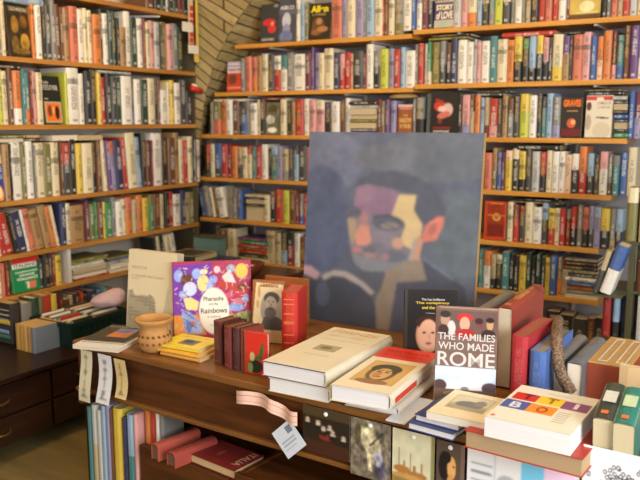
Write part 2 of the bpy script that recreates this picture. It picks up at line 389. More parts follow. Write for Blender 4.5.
def face_book(base, W, h, t, ext, shapes, label, texts=(), c='k', n=44, name='book', group=None, pagec=None, blur=1, mat=None, hard=True):
    # base frame: x to the right, z up, -y outward; spine at x = 0
    X, Y, Z = (base.col[i].to_3d() for i in range(3)); o_ = base.to_translation()
    M = mtx(o_ + Y*t, -Y, X, Z)     # book x -> -Y (board x=t faces outwards), book y -> X
    o = book(name, M, t, W, h, c, None, .4, hard, pagec, label, group)
    P = base @ Matrix.Translation((0, -.0004, 0))
    panel('front_cover', W-.001, h-.001, paint(ext, shapes, n, max(8, int(n*h/W)), blur), o, P @ Matrix.Translation((.0005, 0, .0005)), mat=mat)
    for tx in texts:      # (string, x0, y0, x1, y1 in ext pixels, colour)
        s, xa, ya, xb, yb, cc = tx[:6]; e = ext; f = lambda q: (q-e[0])/(e[2]-e[0])*W; g = lambda q: (e[3]-q)/(e[3]-e[1])*h
        text(s, o, P, f(xa), g(yb), f(xb)-f(xa), g(ya)-g(yb), cc, bold=tx[6] if len(tx) > 6 else .01)
    return o
def lying(name, FL, FR, BR, ztop, t, c, label, group=None, spine='R', pagec=None, hard=True, c2=None, base=None, thin=.002):
    """a book lying flat, fitted to three of its top corners given in pixels on the plane z = ztop"""
    a, b, d_ = (atz(*q, ztop) for q in (FL, FR, BR)); W, D = (b-a).length, (d_-b).length
    a1 = math.atan2(b.y-a.y, b.x-a.x); a2 = math.atan2(d_.y-b.y, d_.x-b.x)-math.pi/2; an = (a1*W+a2*D)/(W+D)   # the right angle that fits both edges best
    u = Vector((math.cos(an), math.sin(an), 0)); v = UZ.cross(u); a = b-u*W
    return lying_at(name, a-UZ*t, u, v, W, D, t, c, label, group, spine, pagec, hard, c2, thin)
def lying_at(name, a, u, v, W, D, t, c, label, group=None, spine='R', pagec=None, hard=True, c2=None, thin=.002):
    """a = front corner at the bottom, u along the front edge, v to the back"""
    if spine == 'R': M = mtx(a+u*W+v*D, UZ, -u, -v); dims = (t, W, D)
    elif spine == 'L': M = mtx(a, UZ, u, v); dims = (t, W, D)
    elif spine == 'F': M = mtx(a+u*W, UZ, v, -u); dims = (t, D, W)
    else: M = mtx(a+v*D, UZ, -v, u); dims = (t, D, W)
    o = book(name, M, *dims, c, c2, .4, hard, pagec, label, group, thin)
    return o, mtx(a+UZ*(t+.0006), u, -UZ, v), W, D
def spine_up(name, fl, w, L, hgt, z, c, label, rot=0, pagec=None, hard=True, group=None):
    """standing on its fore-edge, spine on top, its head end towards the room; fl = pixel of the upper front corner"""
    p = atz(*fl, z+hgt); p.z = z+.0005; u = Vector((math.cos(rot), math.sin(rot), 0)); v = UZ.cross(u)
    M = mtx(p+UZ*hgt, u, -UZ, v)
    return book(name, M, w, hgt, L, c, None, .4, hard, pagec, label, group), mtx(p+UZ*(hgt+.004)+v*0, u, -UZ, v)
def upright(name, fl, w, d, h, z, c, label, rot=0, pagec=None, hard=True, group=None, c2=None, split=.4, lean=0):
    p = atz(*fl, z); M = tr(p.x, p.y, z+.0004, rot) @ Matrix.Rotation(lean, 4, 'Y')
    return book(name, M, w, d, h, c, c2, split, hard, pagec, label, group)
#@@SHELL
FZ = DROP
# ---------------------------------------------------------------- room shell
XL, YB, XR, YF, ZC = -3.12, 3.76, 2.15, -2.4, 3.05
struct(box('floor', (XL-.1, YF-.1, FZ-.1), (XR+.1, YB+.1, FZ), FLOORM))
struct(box('ceiling', (XL-.1, YF-.1, ZC), (XR+.1, YB+.1, ZC+.1), CEIL))
struct(box('wall_left', (XL-.1, YF-.1, FZ), (XL, YB, ZC), CREAMWALL))
struct(box('wall_back', (XL, YB, FZ), (XR+.1, YB+.1, ZC), GREYWALL))
def holed(name, axis, at, a0, a1, h0, h1, z0, z1, mat):
    m = MB()
    for q in ((a0, h0, FZ, ZC), (h1, a1, FZ, ZC), (h0, h1, FZ, z0), (h0, h1, z1, ZC)):
        if axis == 'X': m.box(at, q[0], q[2], at+.1, q[1], q[3])
        else: m.box(q[0], at-.1, q[2], q[1], at, q[3])
    return struct(m.build(name, mat))
holed('wall_right', 'X', XR, YF, YB, -.7, 1.3, 1.1, 2.65, DARKWALL)
holed('wall_front', 'Y', YF, XL, XR+.1, -1.5, 1.2, 1.0, 2.75, DARKWALL)
def window(name, M, W, H):
    m = MB()
    for x in (0, W/2, W): m.box(x-.025, 0, 0, x+.025, .05, H)
    for z in (0, H*.62, H): m.box(-.025, .002, z-.025, W+.025, .048, z+.025)
    struct(m.build(name, CREAMWALL, None, M))
window('window_1', mtx(Vector((XR+.02, -.67, 1.13)), UY, -UX, UZ), 1.94, 1.49)
window('window_2', tr(-1.47, YF-.07, 1.03), 2.64, 1.69)
# brick corner: pier and springing vault
def brick_corner():
    m = MB()
    pairs = [((193, -70), (268, -38)), ((193, -50), (258, -15)), ((193, -30), (249, 4)), ((193, -12), (240, 16)), ((194, 5), (231, 30)), ((195, 24), (222, 46)), ((195, 49), (214, 64)), ((195, 72), (208, 84)), ((194, 98), (204, 103)), ((193, 130), (201, 132)), ((193, 160), (199, 161)), ((193, 200), (198, 200)), ((193, 250), (198, 250)), ((195, 330), (199, 330))]
    Rp = [(300, -26), (292, -4), (284, 16), (276, 29), (268, 42), (258, 57), (247, 74), (232, 92), (216, 108), (206, 134), (202, 163), (200, 202), (200, 252), (201, 332)]
    rowL, rowE, rowR = [], [], []
    for (l, e), r in zip(pairs, Rp):
        rowL.append(atX(l[0], l[1], -2.86)); rowE.append(atY(e[0], e[1], 3.47)); rowR.append(atY(r[0], r[1], 3.755))
    for k, (A, B, inv) in enumerate(((rowL, rowE, 0), (rowE, rowR, 0))):
        vv = 0; N = 6; sc = (1.12, 1.0)[k]
        for i in range(len(A)-1):
            dv = ((A[i]-A[i+1]).length+(B[i]-B[i+1]).length)/2
            L0, L1 = (A[i]-B[i]).length, (A[i+1]-B[i+1]).length
            for j in range(N):
                a, b = j/N, (j+1)/N
                m.poly([A[i+1].lerp(B[i+1], a), A[i+1].lerp(B[i+1], b), A[i].lerp(B[i], b), A[i].lerp(B[i], a)], 0, (1, 1, 1),
                       [(.6*a*L1+k*.13, sc*(vv-dv)), (.6*b*L1+k*.13, sc*(vv-dv)), (.6*b*L0+k*.13, sc*vv), (.6*a*L0+k*.13, sc*vv)])
            vv -= dv
    # back faces so that the pier is solid
    for A, Y in ((rowL, None), (rowR, None)):
        for i in range(len(A)-1):
            p, q = A[i], A[i+1]; m.poly([p, q, Vector((XL, YB, q.z)), Vector((XL, YB, p.z))], 0, (1, 1, 1), [(0, p.z), (0, q.z), (.3, q.z), (.3, p.z)])
    struct(m.build('wall_corner', BRICK, smooth=False))
brick_corner()

# ---------------------------------------------------------------- bookcase on the left and wall shelves at the back
LZ = [2.18, 1.877, 1.589, 1.262, 1.028, .845, .60]
bc = tag(empty('bookcase', Matrix.Translation((-2.96, 2.5, FZ))), 'tall orange pine bookcase filled with art books along the cream side wall', 'bookcase')
for z in LZ: box('shelf_board', (-3.1, 1.62, z-.021), (-2.83, 3.386, z), PINEY, bc, Matrix.Identity(4), .001)
box('back_panel', (-3.115, 1.62, FZ+.06), (-3.1, 3.386, 2.75), CREAMWALL, bc, Matrix.Identity(4))
box('side_panel', (-3.1, 3.387, FZ), (-2.845, 3.395, 2.75), GREIGE, bc, Matrix.Identity(4)); box('side_panel', (-3.1, 1.6, FZ), (-2.84, 1.619, 2.75), PINE, bc, Matrix.Identity(4))
box('plinth', (-3.08, 1.62, FZ), (-2.86, 3.335, FZ+.06), MAHOG, bc, Matrix.Identity(4))
yd = solveY(69, -2.83, .9)
box('divider', (-3.1, yd, .8455), (-2.835, yd+.02, 1.0065), METAL, bc, Matrix.Identity(4))
for y_ in (2.62,): 
    MB().tube([(-2.84, 3.12, 2.15), (-2.96, 3.02, 2.145), (-3.09, 2.9, 2.14)], .006, 8).build('bracket', METAL, bc, Matrix.Identity(4))
BZ = [(2.025, -2.64, -1.568), (2.042, -1.56, -.25), (1.768, -2.79, -1.555), (1.782, -1.548, -.25), (1.53, -2.9, -.555), (1.283, -2.93, -.605), (1.043, -2.92, -.645), (.806, -2.88, -.63), (.56, -2.88, -.55)]
BL = ['topmost pine wall shelf beside the brick vault', 'topmost pine wall shelf at the window end', 'second pine wall shelf down, brick end', 'second pine wall shelf down, window end', 'third pine wall shelf down, running behind the top of the painting',
      'fourth pine wall shelf down, passing behind the painted forehead', 'fifth pine wall shelf down, behind the painted face', 'sixth pine wall shelf down, behind the standing books', 'lowest pine wall shelf, close above the floor']
for (z, a, b), lab in zip(BZ, BL):
    s = tag(empty('wall_shelf', Matrix.Translation(((a+b)/2, 3.62, z-.022))), lab, 'shelf', 'pine shelves on the back wall')
    box('board', (a, 3.5, z-.022), (b, 3.758, z), PINE, s, Matrix.Identity(4), .0012)
    for q in np.arange(a+.22, b-.05, .62):
        MB().box(q, 3.52, z-.030, q+.014, 3.755, z-.0225).box(q, 3.742, z-.13, q+.014, 3.757, z-.03).build('bracket', METAL, s, Matrix.Identity(4))

# ---------------------------------------------------------------- rows of books
gL = 'art books on the shelves of the tall bookcase'; gB = 'novels on the wall shelves'
lp = ['second shelf of the left bookcase', 'third shelf of the left bookcase', 'fourth shelf of the left bookcase', 'fifth shelf of the left bookcase', 'sixth shelf of the left bookcase']
row('L', LZ[0], 148, "n8 k6 E5 w4 k4 E5 R4 k4", 24, 'topmost shelf of the left bookcase', gL, 'art_book', .28)
row('L', LZ[1], -22, "c5 R6 t4 n4 R3 g3 c4 _26 o4 w7 k3 K6 g5,27 n5 n3 t6 O8 w6 c4 c5 o8 E3,26 w5 E4,26 E4,26 k3 t6,19 w6,27 E6 w5 R3 c4 P5 G5 k2 l5 P5 g5 E6", 24, lp[0], gL, 'art_book', .28)
row('L', LZ[2], -20, "r5 c5 k6 n4 Y5 c6 n5 wo8 T3 oT5 R3 P4 c6 _22 Y3 w12,26 w5 k6,25 k6,26 y4 r5 k5 K5 E6 w10 uU3 w6 E7 c7 k3 n3 w7,18 c3 y4 w6 K6 k5,18", 23.5, lp[1], gL, 'art_book', .26)
row('L', LZ[3], -24, "c8 l7 w9 _6 t7 k2 w10 l5 w7 g2 c9 l7 c8 n2 Kr8 k6 y6 c10 k4 n4 <c7 <p4 <vO5 <U7 <r5,26 <c9,29 <s5 k4,28 n4 m2 w10,28 k5 n7 t5,28 c4 r4 c4 k3 w6", 25, lp[2], gL, 'art_book', .295, tilt=4)
row('L', LZ[4], -20, "<k6 <u5 <c9 <c3 <r4 <r9 <k4 <U9 <w3 <O6 <t9 <t7 <o5 <c3 U6 c5 t14,18 m3 U2 l5 e3 n5 y2 e7 g4 w6 c4 oO6 b5 o6 y6 el4 n7 c5 k4 r5 w7 U5 b4 l5", 18.8, lp[3], gL, 'art_book', .21)
row('L', LZ[5], -20, "k7 n6 y6 c5 O4 R4 _28 E5 k6 K3 R4 y6", 15.3, lp[4], gL, 'art_book', .155)
row('L', LZ[5], 158, "<k3 <c4 <k4 <c5 <w6", 15.5, 'sixth bookcase shelf, far end', gL, 'art_book', .155)
row('L', LZ[6], 50, "n6 N5 R5 n6 b4 N6 r4 N5 U8 u6 T6 n5", 18, 'dim shelf above the green crate', gL, 'art_book', .2)
bp = ['first shelf of the back wall', 'second shelf of the back wall', 'third shelf of the back wall', 'fourth back shelf by the brick', 'fourth back shelf past the painting',
      'fifth back shelf by the brick', 'fifth back shelf past the painting', 'sixth back shelf by the purple book', 'sixth back shelf past the painting', 'lowest back shelf']
row('B', 2.025, 294, "w4,23 s5 l4 _23 O10 v6 c8 v9 g2 s8,22 c8 r2 n4 c6 lg9", 20, bp[0]+', brick end', gB, 'novel')
row('B', 2.042, 402, "w9,23 u4 wv6 m6 kb5 _20 G8 Pv7 oc9 s5 kb7 gT6 Y8 Kc8 g4 w8 g3 bO5 k8 r7 O7 r6 w8 R4 _32 kl5 g4 O7 b5 rO7 Gv8 c7 U7 w6", 21, bp[0]+', window end', gB, 'novel')
row('B', 1.768, 240, "g4 O6 oO5 t5 c6 K6 rw7 wT7 g6 w12 m6 p3,22 v5 c5 c9,21 U6 rP5 r6 a3 kK10 R3 w7,22 kg7 Y8 v6 r6 s5 w10", 19, bp[1]+', brick end', gB, 'novel')
row('B', 1.782, 413, "g4 r6 G3 ce4 l9 Kg6 kn5 U7,21 w9 w7 G3 P4 w9 T7,21 c10 o7 ky8 ke7 ks7 ky7 kP6 K4 yc10 tp7 K3 O9 P9 u6 ao7 o8 Pm5 uT7 n6,22 p9,22 wv6 Oc6 k7 c6 r7", 19.5, bp[1]+', window end', gB, 'novel')
row('B', 1.53, 209, "g3 Ol7 o6 w6 n6 kK3 uK6 g2 w7 c4 kn5 _15 c6 k5 t4 r8 w6 P7 Pc8 kU7 w8 n6 Gw5", 18.5, bp[2]+', brick end', gB, 'novel')
row('B', 1.53, 376, "R4 l4 p5 v6 _17 g3 kg8 _34 k4 vP8 bn4 o6 s5 Rb4 Pr9 K4 t6 gn6 K6 Yy9 w8 k5 TK4 s7 vg8", 18.8, bp[2]+', above the painting', gB, 'novel')
row('B', 1.53, 628, "u6 vm7 c6", 20, bp[2]+', window end', gB, 'novel')
row('B', 1.283, 204, "kr4 c5 Ku7 r6 R4 o6 Kb4 c5 cr5 T5 r5 w6 k4 Ts6 v5 gb6 K5 sK5 K8 O7 k5 w6 u7", 18.3, bp[3], gB, 'novel')
row('B', 1.283, 470, "n6 k7 O8 lt5 u5 m3 ya7 kc7 ky7 K6 G8 kr6 c6 w7 w6 a7 kw7 ro8,21 Ks7 K6 wP8 ng5 Tg7 u8 c9,21", 18.6, bp[4], gB, 'novel')
row('B', 1.043, 200, "<u5 <g5 <c4 <n4 <w8 g5 g5 u5 _21 c6,15 kn6 r7 Y7 n7 R3 ug4 r4 w4 K4 n6 l6", 17.8, bp[5], gB, 'novel')
row('B', 1.043, 506, "c6 rR6 KR6 c8 w9 Ks6 ry7 c5 r6 Rg5 kr6 g6 kO6 Kv5 vs7 ky9 bg6 Ks7", 18, bp[6], gB, 'novel')
row('B', .806, 214, "k4 cn8 c8 _30 b9 b6 sK7 Rk7 w6 n6 k6", 18, bp[7], gB, 'novel')
row('B', .806, 470, "k7 T5 wo8 kb5 kc6 T7 k5 k5 y7 E5 k5 E5 K4 y5 u7 og5 bR6", 18, bp[8], gB, 'novel')
row('B', .56, 545, "k13,17 k14,16 K14,15 n8 k9", 16, bp[9], gB, 'novel')

# ---------------------------------------------------------------- books set face out on the shelves
dk = (30, 28, 24)
cover_out('L', LZ[1], 10.5, 35, .225, .03, (0, 0, 32, 50), [('bg', (56, 44, 22)), ('e', 10, 20, 5, 8, (140, 104, 40)), ('e', 22, 36, 6, 8, (170, 130, 50)), ('e', 22, 17, 5, 6, (110, 74, 30)), ('e', 9, 38, 5, 7, (120, 92, 40)), ('e', 16, 45, 12, 3, (120, 90, 36)), ('r', 3, 3, 30, 8, (86, 80, 60)), ('n', 1.0, 12)],
  'dark art book with golden painted figures, face out on the second bookcase shelf', [('OLD MASTERS', 5, 4, 28, 7, (200, 190, 150))], 'N')
cover_out('L', LZ[2], 44, 64.5, .215, .03, (270, 75, 415, 355), [('bg', (34, 34, 26)), ('r', 290, 225, 412, 350, (170, 165, 130)), ('r', 298, 235, 402, 340, (226, 112, 40)), ('e', 325, 280, 16, 34, (120, 60, 34)), ('e', 378, 290, 16, 40, (26, 28, 24)), ('e', 350, 275, 8, 20, (240, 170, 90))],
  'black art book with an orange picture square, face out on the third shelf', [('ITALIAN', 282, 105, 330, 120, (215, 210, 195)), ('ARTISTS AT WORK', 282, 128, 396, 158, (215, 210, 195)), ('PRESS', 292, 205, 322, 214, (190, 186, 170))], 'k')
cover_out('L', LZ[3], -5, 6.5, .2, .025, (0, 0, 20, 70), [('bg', (52, 70, 140)), ('e', 9, 60, 9, 14, (236, 150, 60)), ('e', 11, 58, 4, 8, (250, 216, 160)), ('r', 0, 0, 20, 14, (200, 180, 120))], 'blue children book with an orange figure, face out on the fourth shelf', [('ARTE', 3, 18, 18, 26, (220, 220, 230)), ('MAGICA', 3, 30, 18, 37, (220, 220, 230))], 'U')
cover_out('L', LZ[5], 15, 43, .152, .03, (62, 108, 170, 235), [('bg', (24, 130, 76)), ('r', 62, 108, 170, 128, (206, 44, 34)), ('r', 62, 128, 170, 144, (232, 226, 206)), ('r', 105, 200, 148, 226, (232, 228, 210)), ('r', 122, 200, 148, 226, (220, 120, 90)), ('r', 106, 203, 114, 224, (70, 150, 90))],
  'green dictionary with a red and white top band, face out on the lowest full shelf', [('ITALIANO', 70, 129, 162, 141, (60, 60, 55), .02), ('DIZIONARIO', 72, 156, 160, 163, (230, 235, 220), .02), ('GRANDE', 86, 167, 146, 176, (230, 235, 220), .03), ('ITALIANO', 76, 180, 158, 191, (230, 235, 220), .03)], 'e')
cover_out('B', 2.025, 258, 276, .205, .03, (195, 25, 285, 232), [('bg', (58, 60, 60)), ('e', 240, 125, 34, 20, (200, 50, 44)), ('e', 255, 160, 22, 24, (206, 56, 48)), ('e', 256, 132, 8, 12, (232, 150, 130)), ('r', 205, 208, 270, 226, (120, 120, 120))], 'charcoal paperback with red splash, face out beside the brick vault', [('NOIR', 262, 30, 282, 45, (200, 200, 200)), ('NOVEL', 207, 212, 268, 222, (200, 196, 190))], 'K', 6)
cover_out('B', 2.025, 276, 294, .235, .03, (283, -10, 398, 228), [('bg', (74, 76, 86)), ('r', 283, 60, 398, 82, (96, 98, 112)), ('e', 336, 118, 28, 44, (196, 196, 208)), ('e', 338, 165, 24, 30, (150, 152, 178)), ('e', 336, 205, 44, 34, (112, 122, 160)), ('n', .3, 8)], 'slate paperback showing a pale veiled head, face out on the first back shelf', [('ABLO', 290, 38, 384, 58, (222, 220, 216), .03)], 'K', 6)
cover_out('B', 2.025, 307, 329, .185, .03, (487, 35, 603, 213), [('bg', (50, 40, 26)), ('e', 535, 150, 34, 46, (104, 72, 40)), ('e', 540, 125, 16, 16, (180, 130, 80)), ('e', 560, 165, 30, 14, (176, 120, 72)), ('e', 520, 180, 22, 14, (140, 96, 56))], 'dark brown paperback with yellow title, face out on the first back shelf', [('Allen', 492, 46, 586, 80, (236, 214, 40), .05), ('STORIES', 500, 86, 575, 96, (190, 170, 110))], 'N', 7)
cover_out('B', 2.042, 433, 453, .205, .03, (48, -60, 158, 158), [('bg', (178, 172, 152)), ('r', 48, 32, 158, 122, (62, 50, 108)), ('e', 100, 140, 24, 12, (150, 176, 160)), ('r', 52, 4, 128, 24, (40, 40, 40))], 'paperback with purple band and cream letters, face out on the first back shelf', [('THE', 56, 8, 124, 22, (240, 224, 150), .03), ('STORY', 58, 44, 152, 72, (236, 220, 170), .04), ('of LOVE', 58, 78, 152, 116, (236, 220, 190), .04)], 'b', 5)
cover_out('B', 2.042, 569, 601, .2, .035, (225, -80, 412, 105), [('bg', (196, 166, 78)), ('r', 225, 90, 412, 105, (90, 60, 30)), ('e', 330, 60, 46, 22, (232, 214, 160)), ('n', .25, 7), ('l', 270, 85, 400, 85, 6, (214, 196, 130))], 'golden ochre hardback with pale blossom, face out on the first back shelf', (), 'n', 5)
cover_out('B', 1.768, 225, 240, .165, .03, (58, 100, 146, 278), [('bg', (206, 74, 54)), ('r', 58, 100, 146, 168, (216, 210, 212)), ('r', 58, 104, 146, 130, (150, 140, 186)), ('e', 92, 205, 26, 30, (120, 70, 50)), ('r', 60, 252, 146, 262, (232, 150, 120))], 'red and white paperback, face out at the brick end of the second back shelf', [('ROMAN', 62, 108, 142, 122, (240, 238, 236), .04), ('NIGHTS', 66, 140, 140, 156, (150, 40, 36), .04)], 'r', 5)
cover_out('B', 1.53, 264, 278, .175, .03, (355, 60, 430, 245), [('bg', (110, 108, 84)), ('e', 392, 95, 26, 22, (84, 76, 40)), ('e', 380, 160, 24, 26, (196, 192, 176)), ('e', 392, 220, 26, 16, (226, 222, 208)), ('n', .8, 7)], 'paperback with grey and white rocks picture, face out on the third shelf', (), 'l', 4)
cover_out('B', 1.53, 396, 412, .155, .025, (538, 120, 635, 273), [('bg', (124, 54, 44)), ('r', 538, 120, 635, 132, (216, 180, 160)), ('r', 545, 150, 630, 262, (150, 88, 52)), ('r', 545, 134, 630, 146, (190, 130, 110)), ('n', .3, 6)], 'small maroon paperback with gold lettering, face out just above the painting', [('THE', 570, 168, 602, 178, (230, 190, 110)), ('SHADOW', 550, 186, 626, 208, (230, 190, 110), .03), ('OF THE SEA', 552, 216, 624, 236, (230, 190, 110), .03)], 'R', 3)
cover_out('B', 1.53, 425, 459, .205, .04, (80, 45, 255, 290), [('bg', (36, 30, 28)), ('r', 80, 45, 100, 290, (84, 90, 84)), ('e', 150, 120, 34, 30, (196, 60, 50), 20), ('e', 190, 140, 26, 38, (214, 180, 170)), ('e', 170, 170, 36, 18, (206, 110, 96), -20), ('e', 160, 135, 22, 16, (230, 190, 180)), ('e', 145, 88, 24, 8, (150, 50, 36), 20), ('e', 150, 205, 12, 14, (130, 54, 36)), ('r', 115, 238, 208, 250, (150, 40, 48))], 'large black hardback with red and white flower, face out above the painting', [('CHRONICLES', 118, 258, 202, 270, (214, 208, 196), .03)], 'k', 4)
cover_out('B', 1.53, 560, 581, .178, .03, (210, 85, 335, 285), [('bg', (44, 34, 30)), ('r', 218, 92, 330, 138, (60, 30, 20)), ('e', 275, 215, 28, 24, (200, 90, 50)), ('e', 285, 210, 14, 12, (232, 170, 110)), ('r', 214, 244, 330, 280, (110, 28, 28)), ('l', 245, 155, 310, 155, 5, (190, 150, 80))], 'black paperback with orange lettering over red base, face out on third shelf', [('GRAVES', 220, 98, 328, 134, (236, 120, 44), .05)], 'k', 4)
cover_out('B', 1.53, 584.5, 612, .183, .04, (340, 75, 485, 285), [('bg', (218, 206, 182)), ('r', 340, 80, 480, 100, (196, 64, 56)), ('r', 396, 84, 432, 102, (226, 210, 190)), ('e', 355, 130, 14, 22, (96, 50, 40)), ('e', 355, 210, 16, 40, (180, 160, 136)), ('l', 400, 186, 464, 189, 7, (30, 26, 26)), ('e', 430, 250, 50, 40, (206, 190, 160))], 'beige hardback with a black bow and red top, face out on third shelf', [('COMING OF', 400, 108, 474, 122, (150, 130, 110)), ('A WINTER', 404, 130, 470, 142, (150, 130, 110))], 'c', 4)
cover_out('B', 1.043, 483, 505, .182, .035, (20, 90, 200, 410), [('bg', (196, 70, 34)), ('r', 40, 110, 190, 390, (150, 52, 28)), ('e', 122, 220, 34, 34, (206, 150, 80)), ('e', 122, 220, 20, 20, (150, 110, 60)), ('l', 50, 205, 195, 205, 12, (226, 110, 50)), ('r', 50, 280, 190, 385, (120, 40, 26)), ('r', 70, 100, 170, 112, (214, 140, 70)), ('n', .3, 9)], 'orange leather hardback with gold medallion, face out beside the painting', (), 'r', 3, 40)

# ---------------------------------------------------------------- books laid flat on the shelves
def pile(side, z, xa, xb, items, labels, group, plane=None, depth=.15, spine=True):
    """(colour, thickness in cm, sideways shift px) from the bottom up, spines to the room"""
    plane = plane if plane is not None else (3.5 if side == 'B' else -2.83); z += .0006
    for (c, t, sh), lab in zip(items, labels):
        t /= 100; ins = random.uniform(.006, .025)
        if side == 'B': a, b = solveX(xa+sh, plane, z), solveX(xb+sh, plane, z); A, u, v = Vector((a, plane+ins, z)), UX, UY
        else: a, b = solveY(xa+sh, plane, z), solveY(xb+sh, plane, z); A, u, v = Vector((plane-ins, a, z)), UY, -UX
        pg = c[0] == '#'; c = c.lstrip('#')
        lying_at('flat_book', A, u, v, b-a, depth, t, c[0], lab, group, 'B' if pg else 'F', None, not pg, c[1] if len(c) > 1 else None)
        z += t+.0006
def labs(fmt, cs):
    out = []; seen = {}
    for i, c in enumerate(cs):
        n = len(cs); pos = 'only one' if n == 1 else 'lowest' if i == 0 else 'topmost' if i == n-1 else f'{ORD[i]} from the bottom'
        out.append(f'{PAL[c[0].lstrip("#")[0]][0]} book lying flat, {pos} {fmt}')
    return out
def P(side, z, xa, xb, items, fmt, group, **k): pile(side, z, xa, xb, items, labs(fmt, items), group, **k)
P('L', LZ[1]+.2255, 4, 44, [('s', 3.2, 0)], 'above the golden figures cover', 'flat art books')
P('L', LZ[2]+.2365, -10, 24, [('N', 1.6, 0)], 'across the third shelf books', 'flat art books', depth=.17)
P('L', LZ[2]+.246, 99, 132, [('G', 1.4, 0)], 'over the black third shelf books', 'flat art books', depth=.17)
P('L', LZ[3]+.252, -6, 26, [('#b', 1.6, 0), ('l', 1.4, 2)], 'at the start of the fourth shelf', 'flat art books', depth=.17)
P('L', LZ[3]+.252, 28, 50, [('n', 1.6, -4), ('#k', 1.3, -8)], 'in the dark heap, fourth shelf', 'flat art books', depth=.2)
P('L', LZ[3]+.252, 55, 81, [('#c', 2.6, 0)], 'over the cream fourth shelf books', 'flat art books', depth=.17)
P('L', LZ[3]+.252, 80, 104, [('#b', 2.4, 0)], 'over the yellow fourth shelf book', 'flat art books', depth=.17)
P('L', LZ[5], 75, 108, [('r', .8, 4), ('#w', 1.4, 1), ('#P', 1.2, 0), ('#w', 2.2, 0), ('w', 1.6, -1), ('Y', 1.4, 1), ('l', 1.2, 1)], 'in the striped pile, sixth shelf', 'flat books on the sixth shelf', depth=.16)
P('L', LZ[5], 112, 140, [('#c', 1.4, 0), ('w', 1.2, 0), ('#b', 1.6, 1), ('G', 1.2, -1), ('u', 1.0, 4), ('l', 1, 0)], 'in pile behind the cream castle book', 'flat books on the sixth shelf', depth=.16)
P('B', 2.235, 345, 364, [('r', 1.4, 0)], 'on the blue and cream first shelf books', 'flat novels')
P('B', 1.987, 427, 466, [('l', 1.4, 0), ('k', 1.2, 3)], 'over the brown second shelf books', 'flat novels')
P('B', 1.979, 501, 554, [('r', 2.6, 0)], 'over the black second shelf books', 'flat novels', depth=.17)
P('B', 1.98, 566, 588, [('k', 1.0, 0)], 'over the pink second shelf books', 'flat novels', depth=.17)
P('B', 1.716, 212, 246, [('#c', 1.3, 0)], 'over the coral third shelf books', 'flat novels')
P('B', 1.717, 264, 284, [('R', 1.6, 0)], 'over the rocks cover on third shelf', 'flat novels')
P('B', 1.53, 345, 375, [('R', 2.0, 0), ('g', 1.8, 0), ('#c', 2.6, 0), ('l', 2.0, 0), ('#c', 2.2, 0), ('#w', 2.8, 0), ('G', 1.8, 3), ('N', 2.0, 2)], 'in the pile just above the painting', 'flat novels above the painting')
P('B', 1.719, 462, 502, [('K', 1.6, 0), ('k', .9, 6)], 'over the orange third shelf books', 'flat novels')
P('B', 1.7155, 584, 622, [('k', 1.4, 0), ('K', 1.2, 0)], 'above the black bow cover', 'flat novels', depth=.17)
P('B', 1.53, 613, 627, [('e', 2.6, 0), ('k', 1.4, 0), ('#w', 2.6, 0), ('K', 1.4, 0), ('u', 2.2, 0), ('K', 1.6, 0), ('#w', 2.4, 0), ('K', 1.6, 0), ('G', 1.8, 0)], 'in striped pile by the bow cover', 'flat novels beside the bow cover')
P('B', 1.472, 516, 559, [('k', 2.6, 0)], 'over the cream fourth shelf novels', 'flat novels', depth=.17)
P('B', 1.043, 244, 264, [('#c', 8.2, 0), ('k', 1.6, 0), ('#w', 2.0, 1), ('K', 1.4, 2), ('c', 1.4, 0)], 'in the beige pile on the fifth shelf', 'flat novels in the beige pile')
P('B', 1.226, 509, 560, [('K', 1.2, 0), ('k', .9, 3)], 'over the fifth shelf novels', 'flat novels', depth=.17)
P('B', .806, 237, 266, [('#y', 2.0, 3), ('E', 1.8, 0), ('r', 2.0, 0), ('o', 1.8, 1), ('r', 1.6, 0), ('e', 2.4, 5), ('p', 1.6, 0)], 'in the bright pile on the sixth shelf', 'flat novels in the bright pile')
P('B', .806, 564.5, 597, [('#c', 1.6, 0), ('g', 1.8, 0), ('o', 2.0, 0), ('u', 2.0, 2), ('w', 1.8, 0), ('K', 1.8, 1), ('b', 1.6, 0), ('k', 2.0, 0), ('N', 1.8, 0), ('g', 1.4, 0)], 'in the dark pile, sixth back shelf', 'flat novels in the dark pile')
o = MB(); A = solveX(379, 3.5, 1.72); B_ = solveX(413, 3.5, 1.72)
o.lathe([(0, .0), (.062, .001), (.075, .008), (.066, .020), (.045, .028), (0, .031)], 20)
tag(o.build('folded_cap', mat_flat('tan_felt', (196, 160, 96), .9, .15, 30), None, Matrix.Translation(((A+B_)/2, 3.592, 1.7178)) @ Matrix.Diagonal((1.05, .9, .9, 1)), True), 'tan folded cap lying on the books above the painting', 'cap')
#@@TABLE
TXT = .12
# ---------------------------------------------------------------- the display table
TA = math.radians(-2.94); u_ = Vector((math.cos(TA), math.sin(TA), 0)); v_ = UZ.cross(u_)
T0 = atz(72, 340, .9); T0.z = 0; TM_ = mtx(T0, u_, v_, UZ)
tb = tag(empty('display_table', mtx(T0+UZ*FZ, u_, v_, UZ)), 'long dark wooden bureau table covered in books, with postcards and bookmarks hung along its front', 'table')
LT = 2.3
box('table_top', (0, 0, .878), (LT, .80, .9), TOPW, tb, TM_, .004)
box('rail', (.004, .018, .74), (LT-.004, .036, .8775), MAHOG, tb, TM_)
box('moulding', (.0, .004, .728), (LT, .034, .742), TOPW, tb, TM_, .003)
box('side_panel', (.004, .0365, FZ), (.014, .79, .8775), MAHOGY, tb, TM_); box('side_panel', (LT-.024, .037, FZ), (LT-.004, .79, .8775), MAHOGY, tb, TM_)
box('back_panel', (.025, .775, FZ), (LT-.025, .79, .8775), MAHOG, tb, TM_)
box('lower_shelf', (.025, .02, .395), (LT-.025, .77, .415), MAHOG, tb, TM_)
